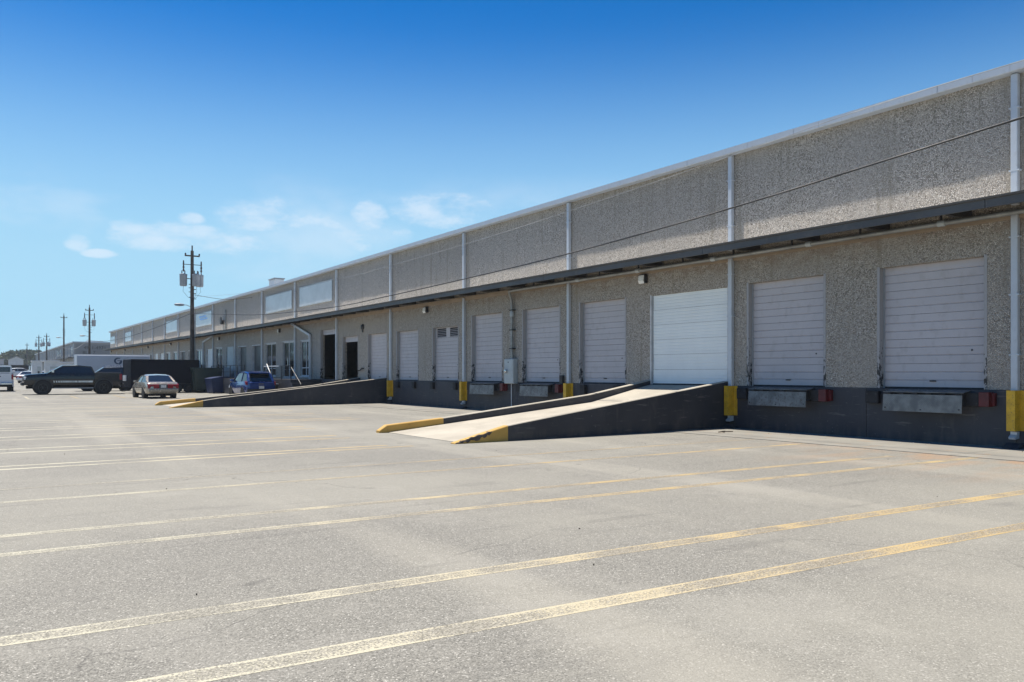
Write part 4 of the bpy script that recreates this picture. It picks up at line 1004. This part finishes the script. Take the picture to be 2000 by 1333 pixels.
# logo on the trailer side that faces the lot (local +y side after the half turn)
def arc(mb, cx, cz, r0, r1, a0, a1, y, n=18, sq=.86):
    secs = []
    for k in range(n+1):
        a = R(a0 + (a1-a0)*k/n); w = math.sin(math.pi*(k+.6)/(n+1.2)); ri = r0 + (r1-r0)*(1-w)*.55
        secs.append([(cx+ri*math.cos(a), y, cz+ri*sq*math.sin(a)), (cx+r1*math.cos(a), y, cz+r1*sq*math.sin(a)), (cx+r1*math.cos(a), y+.004, cz+r1*sq*math.sin(a)), (cx+ri*math.cos(a), y+.004, cz+ri*sq*math.sin(a))])
    mb.loft(secs, True, True)
lg = MB(); arc(lg, -.35, 2.68, .20, .38, -70, -300, 1.252); arc(lg, -.35, 2.62, .12, .36, -75, 30, 1.252)
lg.prism([(-.45, 2.72), (-.15, 2.76), (-.10, 2.72), (-.40, 2.67)], 'y', 1.252, 1.256)
for i, v in enumerate(lg.v): lg.v[i] = (-.7 - v[0], v[1], v[2])
lg.build('logo', M['logo'], tw)
text('GLOBIA', .36, M['logop'], tw, (-.35, 1.254, 2.12), (R(90), 0, R(180)), 'lettering', .002, 1.35)
# dumpsters
gd = empty('dumpster', (-2.65, 73.6, gz(73)), R(0), 'long dark green roll-off dumpster behind the blue car', 'dumpster')
MB().loft([[(-.95, -6.0, .18), (.95, -6.0, .18), (.95, 2.6, .18), (-.95, 2.6, .18)], [(-1.1, -6.2, 1.9), (1.1, -6.2, 1.9), (1.1, 2.8, 1.9), (-1.1, 2.8, 1.9)]], True, True).build('hopper', M['green'], gd)
for k in range(9): y = -5.8+k*1.03; MB().beam((-.99, y, .2), (-1.13, y, 1.88), .07, .10).build('rib', M['green'], gd)
q = MB(); q.box(-1.16, -1.02, -6.25, 2.85, 1.86, 1.98); q.box(1.02, 1.16, -6.25, 2.85, 1.86, 1.98); q.box(-1.02, 1.02, -6.25, -6.12, 1.86, 1.98); q.build('top_rim', M['green'], gd)
q = MB()
for y in (-5.2, 1.8):
    for s in (1, -1): q.lathe([(.09, s*.7-.08), (.09, s*.7+.08)], 12, 'x', (0, y, .09))
q.build('roller', M['dark'], gd)
bb = empty('blue_bin', (-2.15, 66.0, gz(66)), R(10), 'dark blue bin with curved lid next to the blue crossover', 'bin')
MB().loft([[(-.75, -.55, .06), (.75, -.55, .06), (.75, .55, .06), (-.75, .55, .06)], [(-.9, -.62, 1.12), (.9, -.62, 1.12), (.9, .62, 1.12), (-.9, .62, 1.12)]], True, True).build('hopper', M['binblue'], bb)
q = MB(); q.loft([[(x, -.66, 1.125), (x, .66, 1.125), (x, .66, 1.15+.16*(1-((x-.3)/1.25)**2)), (x, -.66, 1.15+.16*(1-((x-.3)/1.25)**2))] for x in (-.94, -.6, -.2, .2, .6, .94)], True, True); q.build('lid', M['binblue'], bb, 40)
q = MB()
for x in (-.6, .6):
    for y in (-.4, .4): q.lathe([(.06, y-.03), (.06, y+.03)], 10, 'y', (x, 0, .06))
q.build('caster', M['dark'], bb)
sp_ = empty('striped_post', (-2.75, 69.9, gz(70)), 0, 'pale post with white reflector and red band right of the black trailer', 'post')
MB().tube([(0, 0, 0), (0, 0, 2.6)], .065, 10).build('pipe', M['whitebox'], sp_); MB().tube([(-.02, -.02, 1.0), (-.02, -.02, 1.35)], .12, 10).build('reflector', M['paper'], sp_)
MB().tube([(0, 0, .52), (0, 0, .66)], .09, 10).build('red_band', M['red'], sp_); MB().box(-.3, .3, -.2, .2, 0, .14).build('foot_block', M['deck'], sp_)
gn = empty('portable_generator', (-2.6, 71.2, gz(71)), 0, 'small dark wheeled machine on the ground right of the striped post', 'machine')
f = MB()
for x in (-.35, .35):
    for y in (-.2, .2): f.beam((x, y, .12), (x, y, .62), .03, .03)
f.box(-.37, .37, -.22, .22, .60, .64); f.build('cage', M['pipe'], gn); MB().box(-.3, .3, -.18, .18, .2, .55, 0, .04).build('engine', M['dark'], gn); MB().box(-.25, .25, -.16, .16, .645, .72, 0, .03).build('tank', M['whitebox'], gn)
for x in (-.3, .3): wheel(gn, x, -.24, .12, .07, True, -1)

# ------------------------------------------------------------------ utility poles and cables
def utility_pole(x, y, h, label, trafos=2, lamp=True, arms=2, r=.17):
    t = empty('utility_pole', (x, y, gz(y)), 0, label, 'utility pole', 'utility poles along the lot')
    MB().tube([(0, 0, -.3), (0, 0, h*.5), (0, 0, h)], r, 12, r2=r*.62).build('pole', M['wood'], t, 40)
    MB().tube([(0, 0, h), (0, 0, h+.45)], .06, 8).build('pole_top_pin', M['ceramic'], t)
    for k in range(arms):
        z = h-.45-k*.75; w = .62+.12*k
        a = MB(); a.beam((-w, -.1, z), (w*.95, -.1, z), .09 if k == 0 else .05, .11 if k == 0 else .05); a.build('crossarm', M['wood'] if k == 0 else M['dark'], t)
        for s in (-1, 1):
            if k: 
                q = MB(); q.lathe([(.05, -.62), (.09, -.5), (.05, -.4), (.09, -.25), (.05, -.1), (.07, .0), (.05, .3), (.02, .34)], 10, 'z', (s*w*.97, -.1, z)); q.build('cutout_insulator', M['ceramic'], t)
            else:
                q = MB(); q.lathe([(.05, .05), (.08, .12), (.05, .22)], 8, 'z', (s*w*.9, -.1, z)); q.build('insulator', M['ceramic'], t)
    zt = h-2.5
    for k in range(trafos):
        px_, py_ = ((-.72, -.05), (.62, .0), (.22, -.42))[k]
        e = empty('transformer', (px_, py_, zt)); e.parent = t
        MB().lathe([(.26, -.55), (.30, -.45), (.31, .35), (.33, .40), (.31, .46), (.10, .52)], 16).build('tank', M['trafo'], e, 40)
        for s in (-.12, .12): MB().lathe([(.035, .48), (.055, .56), (.03, .62), (.05, .7), (.02, .78)], 8, 'z', (s, 0, 0)).build('bushing', M['ceramic'], e)
        MB().beam((-px_*.4, -py_*.4, .1), (-px_, -py_, .1), .06, .06).build('mounting_bracket', M['dark'], e)
        q = MB(); q.tube([(0, -.1, -.5), (.05*(-1 if px_ < 0 else 1), -.1, -1.0), (-px_*.5, -.1, -1.5), (-px_*.9, -.1, -1.55)], .012, 6); q.build('drip_loop', M['cable'], e)
    if lamp:
        z = h-4.75; a = empty('street_lamp', (0, 0, z)); a.parent = t
        MB().tube([(0, 0, -.3), (-.18, 0, -.02), (-.45, 0, .10), (-.75, 0, .1)], .03, 8).build('arm', M['trafo'], a)
        MB().lathe([(.02, -1.45), (.10, -1.35), (.13, -1.0), (.09, -.7), (.02, -.62)], 10, 'x', (0, 0, .1)).build('lamp_head', M['trafo'], a)
    q = MB()
    for z in (h-3.0, h-3.3, h-3.65, h-4.1): q.box(.1, .32, -.03, .03, z-.03, z+.03); q.box(-.28, -.1, -.03, .03, z+.1, z+.15)
    q.build('rack_spool', M['ceramic'], t)
    q = MB(); q.tube([(.2, -.15, 0), (.2, -.15, h*.5)], .03, 6); q.build('riser_conduit', M['pipe'], t)
    return t
utility_pole(-2.7, 73.0, 12.0, 'tall wooden utility pole with three grey transformers beside the warehouse', 3, True, r=.21)
utility_pole(-2.6, 149.5, 12.0, 'wooden utility pole with two transformers in front of the numbered building', 2, True, r=.2)
utility_pole(-2.7, 195, 13.2, 'plain tall pole without transformers left of the numbered building', 0, True, 1, r=.2)
utility_pole(-2.6, 247, 11.0, 'distant pole with transformers, right one of the close pair', 3, False, r=.2)
utility_pole(-3.1, 270, 11.4, 'distant pole with a transformer, left one of the close pair', 2, False, r=.2)
utility_pole(-2.9, 340, 11.0, 'thin distant pole left of the close pair', 0, False, 1, r=.2)
utility_pole(-12.6, 320, 10.8, 'thin distant pole above the dark long trailer at the left edge', 0, False, 1, r=.18)
utility_pole(-9.0, 400, 8.5, 'faint distant pole among the far trees', 0, False, 1, r=.16)
utility_pole(-5.2, 430, 8.8, 'faint distant pole right of the far tree gap', 0, False, 1, r=.16)
def cable(name, pts, r, mat, label, cat='cable'):
    # smooth through the support points
    P = []
    for i in range(len(pts)-1):
        p0, p1, p2, p3 = [Vector(pts[max(0, min(len(pts)-1, j))]) for j in (i-1, i, i+1, i+2)]
        for k in range(8):
            s = k/8; P.append(.5*((2*p1) + (-p0+p2)*s + (2*p0-5*p1+4*p2-p3)*s*s + (-p0+3*p1-3*p2+p3)*s**3))
    P.append(Vector(pts[-1])); q = MB(); q.tube(P, r, 6)
    return tag(q.build(name, mat, None, 60), label, cat, 'overhead cables')
cable('overhead_cable', [(-2.7, -18, 7.9), (-2.7, -4, 6.85), (-2.7, 6.97, 6.08), (-2.7, 13.75, 5.60), (-2.7, 20.16, 5.30), (-2.7, 26.7, 5.14), (-2.7, 33.2, 5.04), (-2.7, 40, 5.0), (-2.7, 52, 5.35), (-2.7, 62, 5.95), (-2.7, 72.9, 6.72)], .021, M['cable'], 'thick black overhead cable sagging across the warehouse to the pole')
cable('overhead_wire', [(-2.7, -18, 7.3), (-2.7, 0, 7.05), (-2.7, 9, 7.08), (-2.7, 13.6, 6.88), (-2.7, 23.3, 6.52), (-2.7, 32.8, 6.38), (-2.7, 39.2, 6.4), (-2.7, 55, 7.0), (-2.7, 72.9, 8.1)], .007, M['wire_pale'], 'thin pale overhead wire above the thick black cable')
cable('overhead_cable', [(-2.8, 73, 6.7), (-2.8, 92, 6.2), (-2.8, 111, 6.0), (-2.8, 130, 6.2), (-2.7, 149.4, 7.0)], .03, M['cable'], 'dark cable running from the near pole to the next pole')
cable('overhead_cable', [(-2.7, 149.5, 7.2), (-2.7, 172, 6.2), (-2.8, 195, 7.0)], .03, M['wire_pale'], 'pale sagging cable in front of the numbered building')
cable('overhead_cable', [(-2.5, 73, 8.3), (-1.2, 68, 7.6), (.0, 64.5, 7.55)], .02, M['cable'], 'short service cable from the near pole to the gutter')

# ------------------------------------------------------------------ far setting
B2 = empty('warehouse', (0, 0, 0), 0, 'grey metal warehouse with painted numbers beyond the far corner', 'warehouse')
zb2 = gz(204)
MB().box(.0, 40, 204, 345, -.5, 8.2+zb2*.4).build('wall', M['bldg2'], B2)
for k in range(12): MB().box(.4+k*.9, .4+k*.9+.06, 203.94, 203.98, zb2, 8.1).build('wall_rib', M['bldg'], B2)
MB().box(.3, 40, 203.985, 203.9995, -.5, 8.1).build('end_cladding', M['bldg'], B2)
MB().box(-.3, 40.2, 203.8, 345.2, 8.2+zb2*.4, 8.45+zb2*.4).build('roof_edge', M['gutter'], B2)
MB().box(-1.3, -.001, 203.6, 345, 5.0, 5.25).build('canopy', M['fascia'], B2)
for k in range(18):
    y = 204.3 + k*7.62; MB().box(-.14, -.001, y, y+.15, zb2, 8.2).build('downspout', M['spout'], B2)
for y, d in ((206.4, 4.0), (236, 6.0), (244, 6.0)):
    MB().box(-.06, -.001, y, y+d, 6.0, 7.6).build('sign_face', M['sign'], B2)
for k in range(12): MB().box(-.02, -.0005, 207+k*7.62, 209.4+k*7.62, 1.9, 4.2).build('door', M['door'], B2)
MB().box(4.5, 8, 222, 226, 8.7, 9.6).build('rooftop_unit', M['whitebox'], B2)
text('4901-4971', 1.0, M['num'], B2, (4.15, 203.95, 7.35), (R(90), 0, 0), 'numerals', .01, 1.05)
text('BLD 7', 1.0, M['num'], B2, (2.95, 203.95, 6.25), (R(90), 0, 0), 'lettering', .01, 1.0)
# utility sheds
for k, (x0, x1, y, l) in enumerate(((-12.1, -11.0, 121, 'small grey shed with white roof, left of the pair'), (-10.85, -9.3, 118, 'wider grey shed with white roof behind the pickup windshield'))):
    s_ = empty('utility_shed', (0, 0, gz(y)), 0, l, 'shed')
    MB().box(x0, x1, y, y+2.2, 0, 2.85).build('wall', M['whitebox'], s_); MB().box(x0-.12, x1+.12, y-.15, y+2.35, 2.86, 2.98).build('roof', M['paint_white'], s_)
    MB().box(x0+.55, x1-.12, y-.03, y-.001, .1, 2.2).build('door', M['boxgrey'], s_)
    MB().box(x1-.5, x1-.3, y-.06, y-.031, 1.3, 1.6).build('lock_box', M['dark'], s_)
wv = empty('box_truck', (0, 0, gz(131)), 0, 'long white roofed truck body between sheds and box trailer', 'truck')
MB().box(-8.9, -5.6, 131, 133.4, .7, 2.75, 0, .05).build('box_body', M['whitebox'], wv); MB().box(-9.0, -5.5, 130.9, 133.5, 2.76, 2.92).build('roof', M['paint_white'], wv)
MB().box(-8.6, -7.9, 130.97, 130.999, 1.7, 2.1).build('window', M['tint'], wv)
for x in (-8.2, -6.4): wheel(wv, x, 131.1, .42, .25, True, -1)
dt = empty('semi_trailer', (-9.6, 232, gz(232)), 0, 'long dark semi trailer far off at the left edge', 'trailer')
MB().box(-5.2, 2.3, 0, 2.5, 1.1, 2.75, 0, .03).build('box_body', M['trailerblk'], dt); MB().box(-5.25, 2.35, -.05, 2.55, 2.76, 2.9).build('roof_rail', M['dark'], dt)
for x in (-3.8, -2.6, 1.2): wheel(dt, x, .15, .5, .28, True, -1)
lb = empty('low_building', (0, 0, gz(300)), 0, 'low grey building with white roof edge under the far trees', 'building')
MB().box(-36, -9.0, 380, 400, 0, 6.0).build('wall', M['bldg2'], lb); MB().box(-36.5, -8.6, 372, 379.9, 3.0, 3.5).build('white_awning', M['paint_white'], lb)
MB().box(-36.4, -8.7, 379.8, 400.3, 6.01, 6.4).build('roof', M['bldg'], lb)
for k in range(5): MB().box(-33+k*5, -30.5+k*5, 379.95, 379.999, 0, 2.6).build('door', M['darkdoor'], lb)
lb2 = empty('low_building', (0, 0, gz(420)), 0, 'pale small gabled building in the far gap left of the grey row', 'building')
MB().prism([(-8.0, 0), (-3.5, 0), (-3.5, 5.5), (-5.7, 6.6), (-8.0, 5.5)], 'y', 352, 362).build('wall', M['whitebox'], lb2)
MB().prism([(-8.4, 5.45), (-5.7, 6.75), (-3.2, 5.45), (-3.2, 5.6), (-5.7, 6.9), (-8.4, 5.6)], 'y', 351.5, 362.5).build('roof', M['trafo'], lb2)

# trees: trunk, limbs and a crown of leaf clumps
def leaf_crown(rnd, rx, rz_, n, leaf):
    q = MB(); lobes = [(Vector((rnd.uniform(-.55, .55)*rx, rnd.uniform(-.55, .55)*rx, rnd.uniform(-.45, .6)*rz_)), rnd.uniform(.35, .6)) for _ in range(11)]
    for k in range(n):
        c, s = rnd.choice(lobes); d = Vector((rnd.gauss(0, 1), rnd.gauss(0, 1), rnd.gauss(0, 1))).normalized()*rnd.uniform(.55, 1.05)
        p = c + Vector((d.x*rx*s, d.y*rx*s, d.z*rz_*s)); e = Euler((rnd.uniform(0, 6), rnd.uniform(0, 6), rnd.uniform(0, 6))).to_matrix(); w = leaf*rnd.uniform(.6, 1.3)
        a, b = e @ Vector((w, 0, 0)), e @ Vector((0, w*.7, 0))
        q.quad(p-a-b, p+a-b, p+a+b, p-a+b)
    return q
crowns = []
for k in range(3):
    q = leaf_crown(random.Random(20+k), 5.0, 3.6, 2600, .34); me = bpy.data.meshes.new('crown'); me.from_pydata(q.v, [], q.f); me.materials.append(M['leafA' if k != 1 else 'leafB']); crowns.append(me)
tk = MB(); tk.tube([(0, 0, -.5), (.1, 0, 3), (0, .15, 6.2)], .36, 9, r2=.16)
for a in range(5): tk.tube([(.05, .05, 3.2+a*.5), (1.3*math.cos(a*1.3), 1.3*math.sin(a*1.3), 5+a*.4), (2.6*math.cos(a*1.3), 2.6*math.sin(a*1.3), 6.3+a*.5)], .13, 6, r2=.05)
trunk = tk.mesh('trunk', M['bark'], 50)
def tree(x, y, s, k, label, group):
    t = empty('tree', (x, y, gz(y)-.1), k*1.7, label, 'tree', group); t.scale = (s, s, s)
    for nm, me, z in (('trunk', trunk, 0), ('crown', crowns[k % 3], 7.4)):
        o = bpy.data.objects.new(nm, me); col.objects.link(o); o.parent = t; o.location = (0, 0, z)
FT = [(-34, 455, 1.15), (-28, 440, 1.2), (-22.5, 450, 1.25), (-17, 445, 1.12), (-12.5, 470, .8), (-9, 480, .9), (-5.5, 455, 1.0), (-1, 460, 1.02), (4, 465, 1.1), (9, 470, 1.0), (15, 480, 1.05)]
for k, (x, y, s) in enumerate(FT):
    tree(x, y, s, k, 'dark green tree, number %s from the left in the far row' % ('one two three four five six seven eight nine ten eleven'.split()[k]), 'far tree row')
# the far side of the yard, seen only as a reflection in the window glass
OB = empty('warehouse', (0, 0, 0), 0, 'warehouse across the yard mirrored in the window glass', 'warehouse')
MB().box(-112, -78, 120, 420, -.5, 6.6).build('wall', M['bldg2'], OB); MB().box(-112.3, -77.7, 119.7, 420.3, 6.61, 6.9).build('roof_edge', M['gutter'], OB)
for k, (x, y, s) in enumerate(((-66, 205, 1.1), (-69, 238, 1.35), (-64, 262, 1.0), (-70, 300, 1.3), (-66, 335, 1.1))):
    tree(x, y, s, k, ('nearest', 'second nearest', 'middle', 'second farthest', 'farthest')[k] + ' tree across the yard mirrored in the window glass', 'trees across the yard')

# ------------------------------------------------------------------ humid summer air over the whole lot
hm = bpy.data.materials.new('humid_air'); hm.use_nodes = True; ht = hm.node_tree; ht.nodes.clear()
pv = ht.nodes.new('ShaderNodeVolumePrincipled'); pv.inputs['Color'].default_value = (.80, .90, 1.0, 1); pv.inputs['Density'].default_value = .00028; pv.inputs['Anisotropy'].default_value = .25
ho = ht.nodes.new('ShaderNodeOutputMaterial'); ht.links.new(pv.outputs[0], ho.inputs['Volume'])
hb = MB().box(-2600, 2600, -700, 4100, -3.5, 22); tag(hb.build('haze', hm), 'thin pale humid haze over the lot', kind='stuff')
# ------------------------------------------------------------------ small litter on the lot
rnd = random.Random(11)
q = MB()
for k in range(120):
    x = rnd.uniform(-19, -.4); y = rnd.uniform(4.5, 40) if k > 70 else rnd.uniform(7.5, 40)
    if k < 70: x = rnd.uniform(-1.2, -.2)
    w = rnd.uniform(.004, .012); a = rnd.uniform(0, 6); z = .016 if x > -2.6 else .003
    if -9.6 < x and (15.6 < y < 20.1 or 39.3 < y < 43.3): continue
    pts = [(x + w*math.cos(a+i*1.57)*rnd.uniform(.6, 1.4), y + w*.7*math.sin(a+i*1.57)*rnd.uniform(.6, 1.4)) for i in range(4)]
    q.prism(pts, 'z', z, z + rnd.uniform(.004, .014), 1 if rnd.random() < .35 else 0)
tag(q.build('litter', [M['debris'], M['paper']]), 'specks of grit and leaf litter scattered on the asphalt', 'litter', kind='stuff')
q = MB(); q.tube([(-1.75, 14.9, .02), (-1.6, 14.82, .045), (-1.5, 14.85, .03), (-1.38, 14.72, .035)], .014, 6); q.prism([(-1.7, 14.75), (-1.6, 14.8), (-1.62, 14.9)], 'z', .014, .03)
tag(q.build('twig', M['debris']), 'dark twig lying on the apron near the yellow guard', 'twig')
print('OBJECTS', len(bpy.data.objects))
